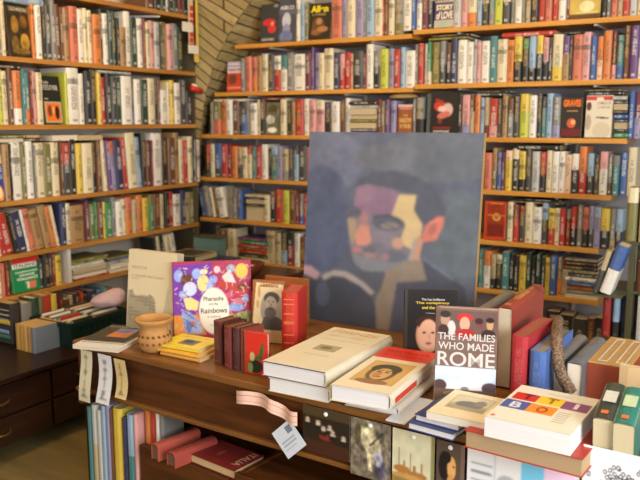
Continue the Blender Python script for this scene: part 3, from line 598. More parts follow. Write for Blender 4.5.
box('plinth', (.02, .03, FZ), (LT-.02, .05, .394), MAHOG, tb, TM_)
LD = atz(137, 440, .6); LD.z = 0
def open_drawer(p, yaw, W, D, z0, z1, name='open_drawer'):
    M = mtx(p, Vector((math.cos(yaw), math.sin(yaw), 0)), Vector((-math.sin(yaw), math.cos(yaw), 0)), UZ)
    d = MB().box(0, 0, z0, W, .018, z1).box(0, .0185, z0, .014, D, z1-.004).box(W-.014, .0185, z0, W, D, z1-.004).box(.0145, .0185, z1-.03, W-.0145, D, z1-.008)
    d.box(0, D, z0, W, D+.012, z1-.004)
    d = d.build(name, MAHOG, tb, M, bevel=.002)
    return d, M
d1, DM1 = open_drawer(LD+Vector((.03, -.02, 0)), math.radians(-8), .39, .36, .425, .6)
d2, DM2 = open_drawer(LD+Vector((.445, -.075, 0)), math.radians(-6), .75, .36, .425, .63)

# books on the lower shelf
x = 88
gl = 'books standing in the lowest opening of the table'
for c, wd, lab in (('T', 4.5, 'teal'), ('bG', 5, 'beige and grey'), ('G', 4.5, 'pale grey'), ('s', 4.5, 'sky-blue'), ('v', 4, 'lavender'), ('n', 2.5, 'brown'), ('y', 9, 'yellow'), ('U', 5, 'navy'), ('Ts', 7, 'teal and sky-blue'), ('P', 3, 'pink')):
    a = atp(x, 440, T0+v_*.021, v_); b = atp(x+wd, 440, T0+v_*.021, v_); x += wd
    t = (b-a).dot(u_)-.0008; a.z = .4155
    h = random.uniform(.255, .29)
    if (a-LD).dot(u_) < .03 or True:
        book('large_book', mtx(a, u_, v_, UZ), t, .19, h, c[0], c[1] if len(c) > 1 else None, .5, True, None, f'{lab} tall book standing on the lowest shelf under the hanging bookmarks', gl)
x = 145
for c, wd in (('o', 5.5), ('r', 5), ('w', 4), ('g', 4)):
    a = atp(x, 430, T0+v_*.05, v_); b = atp(x+wd, 430, T0+v_*.05, v_); x += wd; a.z = .5925
    book('novel', mtx(a, u_, v_, UZ), (b-a).dot(u_)-.0008, .09, random.uniform(.11, .13), c, None, .5, True, None, f'{PAL[c][0]} small book standing in the open lower drawer beside the pink book', 'small books standing in the open drawer')
for i, (pf, c, w, L, h, lab) in enumerate((((151, 443), (172, 78, 62), .034, .16, .05, 'dull red book, first spine up in the open lower drawer'), ((166.5, 451.5), (160, 66, 54), .04, .16, .042, 'dull red book, spine up beside the crimson travel book'))):
    spine_up('novel', pf, w, L, h, .6005, c, lab, math.radians(-12), (96, 60, 40))
o, PM, W, D = lying('travel_book', (191, 452), (234, 471), (262, 455), .628, .026, (130, 34, 34), 'crimson hardback lying flat on the lower drawer with pale capital lettering', spine='L', pagec=(206, 176, 124))
X, Y, Z = (PM.col[i].to_3d() for i in range(3)); TX = mtx(PM @ Vector((W-.055, 0, D-.012)), -Z, Y, X)
text('ITALIA', o, TX, 0, .018, D-.035, .026, (206, 160, 120), bold=.02)
text('VIAGGI', o, mtx(PM @ Vector((W*.38, 0, D*.62)), -Z, Y, X), 0, 0, D*.28, .012, (190, 120, 90))

# ---------------------------------------------------------------- things hung on the table front
FP = T0 + v_*-.0035
def hung(name, tl, tr_, H, ext, shapes, label, cat, group=None, n=30, texts=(), pin=True, bend=None, off=0., mat=None, blur=1):
    a = atp(*tl, FP-v_*off, v_); b = atp(*tr_, FP-v_*off, v_); W = (b-a).dot(u_); M = mtx(a-UZ*H, u_, v_, UZ)
    o = panel(name, W, H, paint(ext, shapes, n, int(n*H/W)+2, blur), None, M, .0008, mat or PRINT, bend); tag(o, label, cat, group)
    if pin:
        MB().lathe([(0, 0), (.006, .0), (.006, .002), (.003, .004), (0, .0045)], 14, 0, lin((235, 235, 230))).build('pin', PRINT, o, M @ Matrix.Translation((W*.5, -.001, H-.012)) @ Matrix.Rotation(math.pi/2, 4, 'X'), True)
    for tx in texts:
        s, xa, ya, xb, yb, cc = tx; e = ext; f = lambda q: (q-e[0])/(e[2]-e[0])*W; g = lambda q: (e[3]-q)/(e[3]-e[1])*H
        text(s, o, M, f(xa), g(yb), f(xb)-f(xa), g(ya)-g(yb), cc)
    return o, M, W
sk = (206, 170, 140)
hung('postcard', (303, 404), (350, 415), .122, (245, 140, 445, 400), [('bg', (40, 32, 22)), ('r', 245, 140, 445, 190, (74, 58, 36)), ('r', 250, 330, 445, 400, (66, 36, 24)), ('e', 345, 300, 30, 18, (130, 44, 30)),
  *[q for x_, y_ in ((266, 215), (312, 218), (335, 245), (362, 235), (374, 262), (420, 278)) for q in (('e', x_, y_, 8, 9, sk), ('e', x_, y_+14, 11, 5, (216, 208, 190)), ('e', x_, y_+34, 16, 16, (30, 26, 22)))]],
  'dark postcard with a row of pale faces in white collars, pinned to the table front', 'postcard', 'postcards pinned along the table front', 44)
hung('postcard', (351, 416), (391, 426), .15, (440, 200, 600, 440), [('bg', (118, 108, 92)), ('e', 510, 260, 30, 60, (176, 164, 130)), ('e', 540, 320, 24, 60, (190, 176, 140)), ('e', 480, 360, 20, 50, (104, 92, 80)), ('e', 560, 390, 24, 40, (96, 88, 110)), ('e', 470, 260, 14, 40, (90, 80, 56)), ('l', 505, 240, 520, 400, 16, (206, 196, 160)), ('e', 552, 350, 18, 34, (168, 164, 180)), ('l', 520, 300, 570, 240, 8, (70, 62, 56)), ('l', 500, 330, 460, 300, 8, (76, 66, 56)), ('n', 1.3, 10), ('n', 1.0, 22)],
  'blotchy brown and grey postcard, pinned between the dark group and the green one', 'postcard', 'postcards pinned along the table front', 40)
hung('postcard', (393, 427), (435, 438), .16, (0, 280, 140, 480), [('bg', (212, 206, 172)), ('r', 0, 430, 140, 480, (150, 122, 66)), ('e', 34, 404, 30, 12, (178, 122, 60)), ('e', 84, 414, 34, 12, (170, 118, 60)), ('e', 50, 424, 60, 8, (196, 150, 84)), ('r', 36, 376, 44, 400, (160, 120, 70)), ('r', 70, 384, 80, 404, (156, 116, 66)), ('r', 96, 372, 102, 404, (170, 130, 80)), ('l', 22, 400, 22, 340, 3, (130, 110, 70)), ('l', 60, 410, 62, 350, 3, (140, 116, 74)), ('r', 128, 280, 140, 480, (140, 138, 84)), ('n', .2, 8)],
  'pale cream postcard with golden buildings, pinned third along the table front', 'postcard', 'postcards pinned along the table front', 44)
hung('postcard', (437, 439), (465, 446), .16, (140, 330, 270, 480), [('bg', (92, 74, 62)), ('e', 180, 386, 30, 34, (32, 26, 28)), ('e', 212, 388, 20, 26, (222, 168, 100)), ('e', 208, 420, 14, 20, (206, 150, 88)), ('e', 184, 366, 26, 14, (30, 26, 26)), ('e', 200, 460, 62, 40, (196, 40, 34)), ('e', 222, 384, 5, 3, (120, 80, 50)), ('r', 252, 330, 270, 480, (120, 96, 84))],
  'postcard of a dark haired woman in a red dress, pinned beside the white sheet', 'postcard', 'postcards pinned along the table front', 36)
hung('poster', (468, 446), (580, 474), .20, (272, 340, 680, 560), [('bg', (232, 232, 232)), *[('l', 290, y_, 365, y_, 5, (130, 134, 140)) for y_ in range(378, 560, 22)], ('r', 376, 340, 380, 560, (200, 200, 205)), ('e', 425, 410, 36, 18, (176, 178, 180)), ('e', 430, 430, 30, 10, (140, 144, 146)), *[('l', 392, y_, 462, y_, 4, (150, 150, 156)) for y_ in range(460, 560, 16)],
   ('r', 478, 340, 556, 560, (120, 200, 232)), ('e', 516, 455, 22, 24, (60, 150, 190)), ('e', 516, 455, 12, 14, (120, 200, 232)), ('r', 560, 340, 668, 560, (236, 204, 226)), ('e', 600, 450, 20, 10, (70, 50, 90)), ('e', 618, 462, 12, 8, (90, 70, 110))],
  'white printed sheet with blue and pink panels hanging below the stacked books', 'poster', None, 70, pin=False)
tree = [('bg', (238, 238, 240))]; rs = random.Random(3)
for k in range(60):
    cx, cy = rs.gauss(112, 26), rs.gauss(58, 12); tree.append(('e', cx, cy, 6, 5, (62, 62, 70))); tree.append(('e', cx, cy, 3.4, 2.6, (220, 220, 224)))
tree += [('l', 112, 60, 112, 118, 6, (70, 70, 78)), ('l', 112, 86, 88, 62, 3, (70, 70, 78)), ('l', 112, 86, 140, 60, 3, (70, 70, 78))]
hung('drawing', (584, 444), (650, 452), .14, (0, 0, 180, 130), tree, 'white sheet with a grey line drawing of a tree, hung below the teal book', 'drawing', None, 90, pin=False, off=.004)
# bookmarks over the table edge
for tl, t2, H, cc, lab, tw in (((81, 349), (92, 351), .165, (212, 202, 170), 'narrow cream bookmark with small print, hanging nearest the table corner', 1), ((98, 353), (111, 356), .155, (222, 220, 220), 'white curling bookmark hanging between the two cream ones', 2), ((114, 358), (125, 360), .125, (214, 190, 132), 'short yellowish bookmark with rounded top, hanging beside the white one', 3)):
    rr = random.Random(tw); sh = [('bg', cc)] + [('l', 9, y_, 9, y_+rr.uniform(2, 7), rr.uniform(2, 5), tuple(int(v*.62) for v in cc)) for y_ in range(12, 88, 9)] + [('l', 5, 90, 15, 90, 2, (120, 110, 90))]
    hung('bookmark', tl, t2, H, (0, 0, 20, 100), sh, lab, 'bookmark', 'bookmarks hanging over the table edge', 12, pin=False, bend=lambda a, b, tw=tw: -.012*math.sin(b*2.6+tw)*(1-b)*1.5-.001, off=.012)
# pink wavy strip and white tag
def strip(name, cl, hh, c, label, cat):
    P_ = [atp(x_, y_, FP-v_*.003, v_) for x_, y_ in cl]; V = []; m = MB(); L = []
    for i in range(len(P_)-1):
        for k in range(4): L.append(P_[i].lerp(P_[i+1], k/4))
    L.append(P_[-1]); n = len(L)
    W_ = [p - v_*(.008+.007*math.sin(i*.55)) for i, p in enumerate(L)]; W_ = [(W_[max(i-1, 0)]+W_[i]*2+W_[min(i+1, n-1)])/4 for i in range(n)]
    for a, b in zip(W_, W_[1:]):
        for s0, s1, cc in ((-1, 1, c), (-.55, -.5, (170, 120, 100)), (.3, .4, (180, 130, 110))):
            o_ = 0 if s0 == -1 else .0006
            for dd in ((0, .0008) if s0 == -1 else (0,)):
                m.poly([a+UZ*hh*s0-v_*(o_-dd), b+UZ*hh*s0-v_*(o_-dd), b+UZ*hh*s1-v_*(o_-dd), a+UZ*hh*s1-v_*(o_-dd)], 0, lin(cc))
    return tag(m.build(name, PRINT, None, Matrix.Identity(4), weld=False), label, cat)
strip('paper_strip', [(238, 396), (248, 396), (258, 399), (268, 401), (276, 406), (284, 412), (292, 416), (300, 418)], .0185, (234, 190, 170), 'pink wavy paper strip curling along the table front above the white tag', 'paper')
c0 = atp(289, 439, FP-v_*.006, v_); q = math.radians(-43)
A = paint((0, 0, 40, 40), [('bg', (206, 212, 222)), ('r', 24, 4, 35, 14, (120, 124, 134)), ('l', 6, 20, 32, 20, 1.6, (160, 166, 176)), ('l', 6, 25, 32, 25, 1.6, (160, 166, 176)), ('l', 6, 30, 26, 30, 1.6, (160, 166, 176))], 34, 34)
M = mtx(c0, u_, v_, UZ) @ Matrix.Rotation(q, 4, 'Y') @ Matrix.Translation((-.040, 0, -.040)) 
tag(panel('price_tag', .08, .08, A, None, M, .0008), 'white square tag hanging on one corner below the pink strip', 'tag')

# ---------------------------------------------------------------- the painting
PB = Vector((-1.428, 2.268, .9008)); LEAN = math.radians(5.0); PW, PH = .640, .668
PM = mtx(PB, UX, Vector((0, math.cos(LEAN), -math.sin(LEAN))), Vector((0, math.sin(LEAN), math.cos(LEAN))))
sh = [('bg', (88, 94, 113)), ('e', 330, 165, 40, 34, (100, 106, 128)), ('e', 440, 158, 60, 26, (96, 102, 114)), ('e', 325, 230, 34, 60, (80, 88, 114)), ('e', 465, 240, 26, 50, (92, 102, 112)), ('e', 395, 160, 40, 14, (100, 104, 116)), ('n', .22, 7), ('n', .2, 30),
 ('p', [(360, 194), (366, 184), (380, 176), (402, 173), (424, 179), (442, 191), (453, 210), (451, 220), (444, 220), (434, 229), (428, 226), (422, 214), (424, 198), (404, 193), (376, 188)], (81, 86, 101)),
 ('p', [(363, 192), (375, 189), (403, 194), (407, 198), (401, 222), (384, 221), (376, 230), (366, 222), (361, 212)], (130, 106, 130)), ('e', 372, 200, 8, 8, (138, 112, 130)),
 ('p', [(407, 198), (424, 198), (422, 214), (431, 228), (430, 249), (423, 256), (412, 253), (408, 244), (415, 233), (412, 225), (400, 222)], (194, 172, 130)),
 ('p', [(364, 222), (384, 221), (414, 233), (410, 249), (425, 257), (422, 268), (405, 277), (374, 283), (364, 276), (359, 257), (355, 228)], (118, 112, 124)),
 ('p', [(355, 227), (364, 227), (367, 242), (362, 257), (358.6, 249)], (152, 136, 114)),
 ('p', [(370.6, 228), (378, 235), (381.5, 251), (377, 255), (366, 256), (364, 246)], (190, 132, 118)), ('e', 372, 226, 5, 8, (152, 116, 122)),
 ('e', 362, 220, 8, 6, (90, 92, 106)), ('e', 397, 229, 16, 8.5, (90, 94, 110)), ('e', 399, 232, 9, 3.4, (140, 126, 122)), ('l', 383, 224, 398, 221, 3, (78, 80, 96)), ('l', 398, 221, 413, 229, 3, (76, 78, 92)), ('l', 390, 229, 407, 235, 1.6, (74, 76, 92)), ('l', 356, 222, 366, 219, 2, (80, 82, 94)),
 ('e', 395, 246, 13, 8, (124, 118, 132)), ('e', 408, 250, 6, 6, (176, 140, 124)), ('p', [(363, 266), (388, 272), (420, 262), (420, 272), (398, 281), (376, 284), (366, 277)], (120, 124, 132)), ('e', 404, 264, 14, 7, (98, 102, 116)), ('e', 388, 255, 9, 4, (108, 108, 120)),
 ('e', 366.5, 261, 5, 2.6, (172, 110, 112)), ('e', 380, 259.5, 7, 3.5, (98, 98, 112)), ('e', 380, 266, 6.5, 3, (146, 126, 118)), ('e', 396, 266, 5, 4, (140, 112, 124)),
 ('p', [(434, 229), (445, 219), (451.5, 219), (450.5, 229), (445, 243), (434, 246.5), (431, 240)], (192, 116, 102)), ('e', 441, 232, 3.6, 7, (160, 100, 98), 20), ('l', 438, 226, 449, 221, 2, (206, 130, 112)),
 ('p', [(427.5, 240), (433, 244), (430, 262), (438, 284), (424, 284), (421, 262)], (182, 140, 118)), ('p', [(421, 266), (432, 266), (440, 286), (409, 292), (403, 345), (386, 345), (390, 300), (396, 282)], (134, 122, 110)), ('p', [(366, 284), (398, 283), (394, 300), (388, 312), (372, 300)], (84, 88, 100)),
 ('l', 425, 244, 421, 266, 2.6, (150, 152, 156)),
 ('p', [(432, 264), (452, 274), (474, 290), (484, 346), (404, 346), (410, 292), (438, 286)], (74, 78, 94)), ('l', 434, 264, 462, 282, 2.4, (106, 114, 134)),
 ('p', [(307, 296), (326, 299), (333, 299), (342, 294), (356, 294), (372, 301), (383, 309), (389, 320), (391, 346), (307, 346)], (68, 73, 88)), ('e', 332, 315, 8, 14, (84, 92, 112)),
 ('p', [(307.6, 284), (317.5, 284), (328, 292), (324, 299), (307.6, 293)], (172, 142, 152)), ('p', [(329.5, 293.6), (344, 286), (359, 287), (374, 295), (387.5, 305.6), (383, 309), (372, 300), (355, 293), (341.5, 293), (333, 299)], (160, 152, 150)),
 ('n', .12, 60), ('n', .14, 18)]
po = tag(empty('portrait_painting', PM), 'large unframed blue grey painting of a dark haired man looking down, leaning on the table', 'painting')
panel('canvas', PW, PH, paint((309.6, 133.1, 482.9, 345.3), sh, 200, 208, 7), po, PM, .001, CANVAS, edge=(.08, .09, .12))
m = MB()
for q_ in ((0, 0, PW, .04), (0, PH-.04, PW, PH), (0, .0405, .04, PH-.0405), (PW-.04, .0405, PW, PH-.0405)): m.box(q_[0], .0012, q_[1], q_[2], .02, q_[3])
m.build('stretcher_frame', TAN, po, PM)
ex = MB().tube([Vector((-1.1, 2.362, 1.33)), Vector((-1.1, 2.425, .905))], .010, 8); ex.build('strut', TAN, po, Matrix.Identity(4))

# ---------------------------------------------------------------- on the table, brick end first
Z0 = .9005
o, PM, W, D = lying('magazine', (79, 342), (118, 349), (141, 332), .913, .0125, (216, 214, 216), 'white magazine jutting over the table corner beneath the picture magazine', hard=False, spine='B')
o, PM, W, D = lying('magazine', (86, 338), (124, 343), (146, 327), .9185, .005, (60, 56, 48), 'dark magazine with a blue and orange cover picture, on the white one', hard=False, spine='B')
panel('cover_picture', W, D, paint((0, 0, 100, 80), [('bg', (66, 60, 48)), ('r', 0, 60, 100, 80, (52, 48, 40)), ('r', 36, 18, 86, 58, (140, 130, 150)), ('r', 36, 36, 86, 58, (196, 120, 66)), ('e', 60, 30, 20, 8, (110, 116, 190)), ('l', 5, 10, 60, 10, 4, (180, 170, 140)), ('n', .4, 8)], 40, 32), o, PM @ Matrix.Translation((0, 0, 0)), .0004)
# clay pot
p = atz(148, 352.5, .9)
mc = mat_flat('buff_terracotta', (206, 158, 96), .8, .3, 26, .2, (150, 98, 52)); m = MB()
prof = [(0, 0), (.030, 0), (.036, .006), (.044, .03), (.043, .048), (.036, .066), (.035, .074), (.044, .088), (.050, .096), (.0505, .102), (.046, .104), (.041, .098), (.034, .080), (.033, .066), (.038, .046), (.037, .02), (.028, .01), (0, .008)]
pot = tag(m.lathe(prof, 36).build('clay_pot', mc, None, Matrix.Translation((p.x, p.y+.03, Z0)) @ Matrix.Diagonal((1.17, 1.17, 1.0, 1)), True), 'small buff terracotta pot with a flared rim in front of the castle book', 'pot')
m = MB(); 
for zz, r_ in ((.052, .0425), (.030, .0444)):
    for k in range(18):
        a = k*2*math.pi/18; m.box(-.003, -.0012, -.004, .003, .0012, .004, 0, (1, 1, 1), Matrix.Rotation(a, 4, 'Z') @ Matrix.Translation((0, r_, zz)) @ Matrix.Rotation(.6, 4, 'Y'))
m.build('incised_band', mat_flat('dark_clay', (120, 78, 44), .9), pot, Matrix.Translation((p.x, p.y+.03, Z0)) @ Matrix.Diagonal((1.17, 1.17, 1.0, 1)))
# cream castle book
P0 = atz(125, 333, .9)
Wc = atY(171, 300, P0.y).x - P0.x
cs = [('bg', (222, 204, 166)), ('p', [(22, 210), (44, 212), (52, 228), (112, 226), (120, 216), (136, 224), (160, 330), (160, 400), (20, 400)], (166, 154, 126)), *[('l', 24, y_, 150, y_+3, 2.2, (128, 118, 98)) for y_ in range(236, 350, 14)], *[('l', x_, 232, x_+2, 350, 1.6, (134, 124, 104)) for x_ in range(34, 148, 18)],
  ('p', [(196, 215), (206, 160), (222, 330), (180, 330)], (190, 178, 146)), ('l', 24, 214, 40, 206, 3, (110, 100, 84)), ('l', 118, 220, 136, 228, 3, (110, 100, 84))]
face_book(tr(P0.x-.006, P0.y+.012, Z0+.006, 0) @ Matrix.Rotation(math.radians(-6), 4, 'X'), Wc, .275, .034, (18, 20, 234, 400), cs, 'tall cream hardback with a sketched stone castle, standing behind the clay pot', [('ROCCHE', 38, 92, 106, 106, (206, 160, 130)), ('e castelli del Lazio', 36, 128, 180, 142, (204, 168, 138)), ('storia', 40, 146, 70, 154, (200, 170, 140))], (214, 198, 164), 60, pagec=(186, 176, 146))
# purple children's book
P0 = atz(174.5, 343, .9); yw = math.radians(41)
ps = [('bg', (176, 60, 88)), ('p', [(30, 80), (305, 70), (310, 260), (200, 365), (30, 365)], (122, 62, 160)), ('p', [(30, 362), (200, 362), (260, 480), (30, 480)], (232, 150, 62)), ('p', [(430, 380), (580, 350), (590, 480), (430, 480)], (130, 140, 80)), ('p', [(560, 60), (590, 60), (590, 330), (575, 330)], (176, 44, 76)),
  ('e', 70, 140, 32, 34, (150, 166, 226)), ('e', 130, 165, 44, 40, (104, 66, 52)), ('e', 150, 215, 48, 40, (206, 212, 236)), ('e', 96, 245, 26, 20, (160, 170, 226)), ('p', [(100, 268), (150, 262), (210, 290), (196, 340), (120, 330)], (238, 212, 130)), ('e', 200, 130, 34, 30, (150, 170, 226)),
  ('e', 245, 185, 42, 46, (238, 214, 140), 20), ('e', 250, 120, 28, 16, (234, 216, 160)), ('e', 290, 220, 24, 50, (160, 176, 226)), ('e', 318, 165, 30, 22, (150, 160, 220)), ('p', [(90, 330), (150, 350), (210, 400), (240, 470), (120, 470), (84, 380)], (150, 170, 224)), ('e', 130, 430, 34, 30, (116, 130, 200)), ('e', 165, 410, 16, 12, (216, 120, 90)), ('e', 190, 450, 40, 24, (180, 190, 230)), ('l', 96, 340, 170, 386, 6, (86, 90, 150)), ('l', 100, 380, 190, 440, 6, (90, 96, 160)),
  ('e', 345, 110, 22, 20, (232, 196, 206)), ('e', 445, 105, 32, 22, (160, 166, 180)), ('p', [(380, 150), (440, 110), (480, 190), (400, 180)], (232, 214, 206)), ('p', [(360, 170), (440, 190), (540, 200), (560, 260), (500, 270), (410, 220), (350, 200)], (196, 66, 50)), ('e', 520, 215, 36, 18, (120, 66, 46)), ('e', 430, 260, 34, 16, (214, 90, 110)), ('e', 500, 295, 46, 18, (206, 120, 130)), ('e', 480, 330, 60, 22, (140, 160, 216)), ('e', 550, 280, 20, 26, (150, 160, 210)), ('e', 440, 385, 30, 18, (190, 190, 90)), ('e', 520, 370, 40, 14, (150, 160, 84)),
  ('e', 523, 122, 45, 43, (236, 190, 84)), ('e', 318, 345, 108, 132, (238, 228, 206)), ('e', 318, 345, 100, 124, (240, 232, 212))]
rs = random.Random(11)
for k in range(230):      # scales, waves and leaves drawn all over the cover
    cx, cy = rs.uniform(44, 578), rs.uniform(84, 500)
    if ((cx-318)/112)**2+((cy-345)/136)**2 < 1 or ((cx-523)/48)**2+((cy-122)/46)**2 < 1: continue
    a = rs.uniform(0, 6.3); L = rs.uniform(5, 15); c_ = rs.choice([(120, 134, 206), (196, 204, 236), (206, 212, 238), (214, 206, 220), (236, 222, 190), (150, 90, 150), (232, 206, 150), (206, 110, 110), (120, 80, 90), (176, 190, 226)])
    ps.append(('l', cx-L*math.cos(a), cy-L*math.sin(a), cx+L*math.cos(a), cy+L*math.sin(a), rs.uniform(2.5, 5), c_))
ps += [('e', 318, 345, 104, 128, (238, 230, 210)), ('n', .12, 10)]
gt = (112, 100, 96)
face_book(tr(P0.x, P0.y, Z0+.003, yw) @ Matrix.Rotation(math.radians(-6), 4, 'X'), .250, .256, .016, (30, 62, 590, 512), ps, 'purple and orange picture book with a white oval title, standing behind the yellow booklets', [('Pharaohs', 244, 262, 388, 288, gt, .02), ('and the', 282, 298, 346, 312, gt), ('Rainbows', 222, 328, 412, 358, gt, .02), ('a story', 270, 372, 364, 388, (170, 130, 120)), ('told by', 286, 420, 352, 430, (150, 140, 130))], (170, 44, 80), 150, pagec=(236, 226, 230), mat=GLOSS, blur=2)
# yellow booklets
gy = 'yellow booklets lying before the purple book'
lying('booklet', (166, 350), (199, 360), (217, 349), .9105, .010, (206, 150, 70), 'tan booklet lowest under the yellow ones', gy, hard=False, spine='F')
lying('booklet', (164, 346), (197, 356), (215, 344), .9195, .0085, (226, 170, 60), 'orange yellow booklet in the middle of the yellow pile', gy, hard=False, spine='F')
o, PM, W, D = lying('booklet', (164, 341), (198, 350.5), (214, 339), .930, .010, (232, 208, 60), 'bright yellow booklet with a grey picture, top of the yellow pile', gy, hard=False, spine='F')
panel('cover_picture', W-.001, D-.001, paint((0, 0, 100, 70), [('bg', (232, 208, 60)), ('r', 34, 26, 72, 54, (120, 116, 90)), ('e', 50, 36, 12, 8, (70, 66, 60)), ('l', 8, 14, 90, 10, 3, (196, 168, 60)), ('l', 8, 62, 60, 62, 3, (190, 160, 60))], 40, 30), o, PM, .0004)
# small dark red leather volumes
gr = 'small dark red leather volumes in a row'; rr_ = math.radians(-10); A0 = atz(213.5, 362.5, .9)
ur = Vector((math.cos(rr_), math.sin(rr_), 0)); off = 0
for i, (w_, h_, c_, lab) in enumerate(((.034, .128, (92, 32, 24), 'dark red leather volume at the booklet end of the small row'), (.013, .122, (66, 36, 22), 'thin brown leather volume, second in the small row'), (.031, .122, (112, 32, 28), 'brighter red leather volume in the middle of the small row'), (.028, .124, (76, 28, 30), 'plum leather volume beside the thin patterned one'), (.013, .122, (128, 52, 40), 'thin patterned red volume next to the cactus cover'))):
    q_ = A0+ur*off+UZ*.0005; yoff = (0, .012, -.008, -.004, 0)[i]
    book('leather_book', tr(q_.x, q_.y+yoff, Z0, rr_), w_, .082, h_, c_, None, .4, True, (112, 64, 40), lab, gr); off += w_+.0025
q_ = A0+ur*(off+.003)
face_book(tr(q_.x, q_.y-.003, Z0, math.radians(8)), .074, .12, .014, (0, 0, 75, 112), [('bg', (204, 46, 30)), ('e', 56, 50, 6, 26, (58, 92, 48), 10), ('e', 44, 66, 5, 16, (66, 96, 50), 60), ('e', 36, 92, 24, 18, (38, 42, 30)), ('e', 26, 66, 8, 12, (196, 180, 120)), ('e', 20, 96, 8, 14, (120, 150, 90)), ('r', 0, 0, 6, 112, (150, 70, 50))], 'small red book with a green cactus cover, standing before the bearded man book', (), 'r', 40)
# bearded man portrait book
P0 = atz(250, 343, .9)
face_book(tr(P0.x, P0.y+.01, Z0+.002, math.radians(16)) @ Matrix.Rotation(math.radians(-5), 4, 'X'), .104, .2, .018, (228, 8, 388, 300), [('bg', (160, 92, 44)), ('p', [(246, 18), (390, 24), (390, 300), (232, 300), (232, 190)], (230, 206, 160)), ('e', 330, 140, 60, 82, (170, 158, 140)), ('p', [(274, 220), (290, 180), (330, 165), (388, 190), (388, 240), (276, 240)], (96, 92, 92)), ('e', 328, 90, 40, 30, (84, 76, 72)), ('e', 324, 116, 30, 36, (188, 172, 156)), ('e', 322, 158, 30, 28, (112, 106, 102)), ('e', 322, 140, 16, 5, (90, 84, 80)), ('e', 312, 106, 5, 3, (60, 52, 50)), ('e', 336, 106, 5, 3, (60, 52, 50)), ('e', 324, 122, 5, 10, (150, 132, 120)), ('e', 262, 60, 8, 30, (206, 160, 96)), ('e', 256, 120, 8, 20, (206, 166, 104)), ('e', 300, 32, 36, 5, (180, 120, 60))],
  'brown edged book showing a grey bearded man on cream, behind the cactus book', [('LETTERE', 270, 24, 362, 38, (150, 90, 50), .02)], (160, 92, 44), 70)
b_ = upright('hardback', (281.5, 354), .050, .135, .192, Z0, (198, 40, 30), 'thick bright red hardback with gilt lines, standing against the cream stack', math.radians(20), pagec=(178, 70, 50))
M = world(b_)
gilt = mat_flat('gilt', (226, 120, 70), .4)
for z_ in (.035, .06, .095, .1, .125, .155, .17): MB().box(.009, -.0045, z_, .041, -.003, z_+.0035).build('gilt_line', gilt, b_, M)
# wooden board leaning behind
P0 = atz(262, 322, .9)
tag(box('wooden_board', (0, 0, 0), (.17, .014, .165), mat_wood('warm_board', (140, 76, 36), (176, 104, 50)), None, tr(P0.x, P0.y+.02, Z0, math.radians(6)), .002), 'plain warm brown board standing upright behind the thick red hardback', 'board')

# cream stack
gc = 'large cream hardbacks stacked at the table edge'
lying('large_hardback', (275, 374), (330, 389), (384, 348), .9385, .038, (220, 210, 184), 'large cream hardback at the bottom, under its twin', gc, pagec=(232, 230, 232), c2=(220, 210, 184))
o, PM, W, D = lying('large_hardback', (272, 357), (326, 373), (379, 334), .979, .0395, (220, 210, 184), 'large cream hardback on top of its twin, small grey picture on its cover', gc, pagec=(232, 230, 232))
panel('front_cover', W-.006, D-.004, paint((0, 0, 100, 190), [('bg', (218, 207, 180)), ('r', 30, 88, 66, 114, (154, 140, 104)), ('r', 32, 90, 64, 112, (170, 156, 118)), ('e', 46, 100, 10, 6, (128, 116, 86)), ('l', 14, 60, 92, 60, 1.4, (200, 176, 130)), ('n', .06, 5)], 50, 95), o, PM @ Matrix.Translation((.003, 0, .002)), .0005)
text('FIRENZE', o, PM, W*.13, D*.86, W*.74, .026, (216, 168, 120), bold=.01); text('opere e disegni', o, PM, W*.16, D*.76, W*.6, .016, (206, 172, 128)); text('opere scelte', o, PM, W*.3, D*.28, W*.4, .012, (196, 170, 130))
for q_, c_ in (((267, 356), (40, 50, 110)),):
    MB().box(.002, -.0008, -.0018, W-.002, -.0002, .0002).box(.002, -.0008, -.0395, W-.002, -.0002, -.0378).build('navy_edge', mat_flat('navy_cloth', (44, 52, 108), .6), o, mtx(PM.to_translation(), PM.col[0].to_3d(), -PM.col[2].to_3d()*-1, UZ))
# red topped portrait stack
gp = 'thick hardbacks with ancient portrait covers'
lying('large_hardback', (347, 396), (399, 408), (438, 372), .9205, .02, (216, 206, 192), 'pale hardback at the bottom beneath the ancient portrait cover', gp, pagec=(226, 224, 226))
o, PM, W, D = lying('large_hardback', (334.5, 382), (391, 395), (434, 353), .962, .0405, (222, 210, 186), 'thick hardback with an ancient painted portrait and red title band, lying on another', gp, pagec=(234, 232, 236))
panel('front_cover', W-.004, D-.004, paint((0, 0, 100, 200), [('bg', (226, 212, 184)), ('r', 0, 0, 100, 58, (216, 58, 40)), ('r', 14, 74, 88, 172, (196, 156, 92)), ('r', 17, 77, 85, 169, (204, 166, 100)), ('e', 50, 126, 24, 38, (112, 92, 58)), ('e', 50, 108, 26, 22, (76, 68, 48)), ('e', 50, 130, 16, 25, (208, 164, 108)), ('e', 44, 134, 6, 14, (184, 136, 84)), ('e', 43, 122, 4, 2.5, (50, 36, 30)), ('e', 57, 122, 4, 2.5, (50, 36, 30)), ('l', 50, 124, 50, 136, 2.5, (180, 126, 84)), ('e', 50, 143, 6, 2.5, (160, 84, 66)), ('e', 50, 166, 28, 10, (150, 110, 70)), ('l', 38, 115, 48, 115, 2, (60, 44, 34)), ('l', 52, 115, 62, 115, 2, (60, 44, 34))], 76, 150), o, PM @ Matrix.Translation((.002, 0, .002)), .0005)
text('PORTRAITS', o, PM, W*.12, D*.86, W*.76, .018, (180, 40, 30), bold=.01); text('OF THE FAYUM', o, PM, W*.12, D*.78, W*.7, .013, (184, 48, 36))
RX, RY, RZ = PM.col[0].to_3d(), PM.col[1].to_3d(), PM.col[2].to_3d()
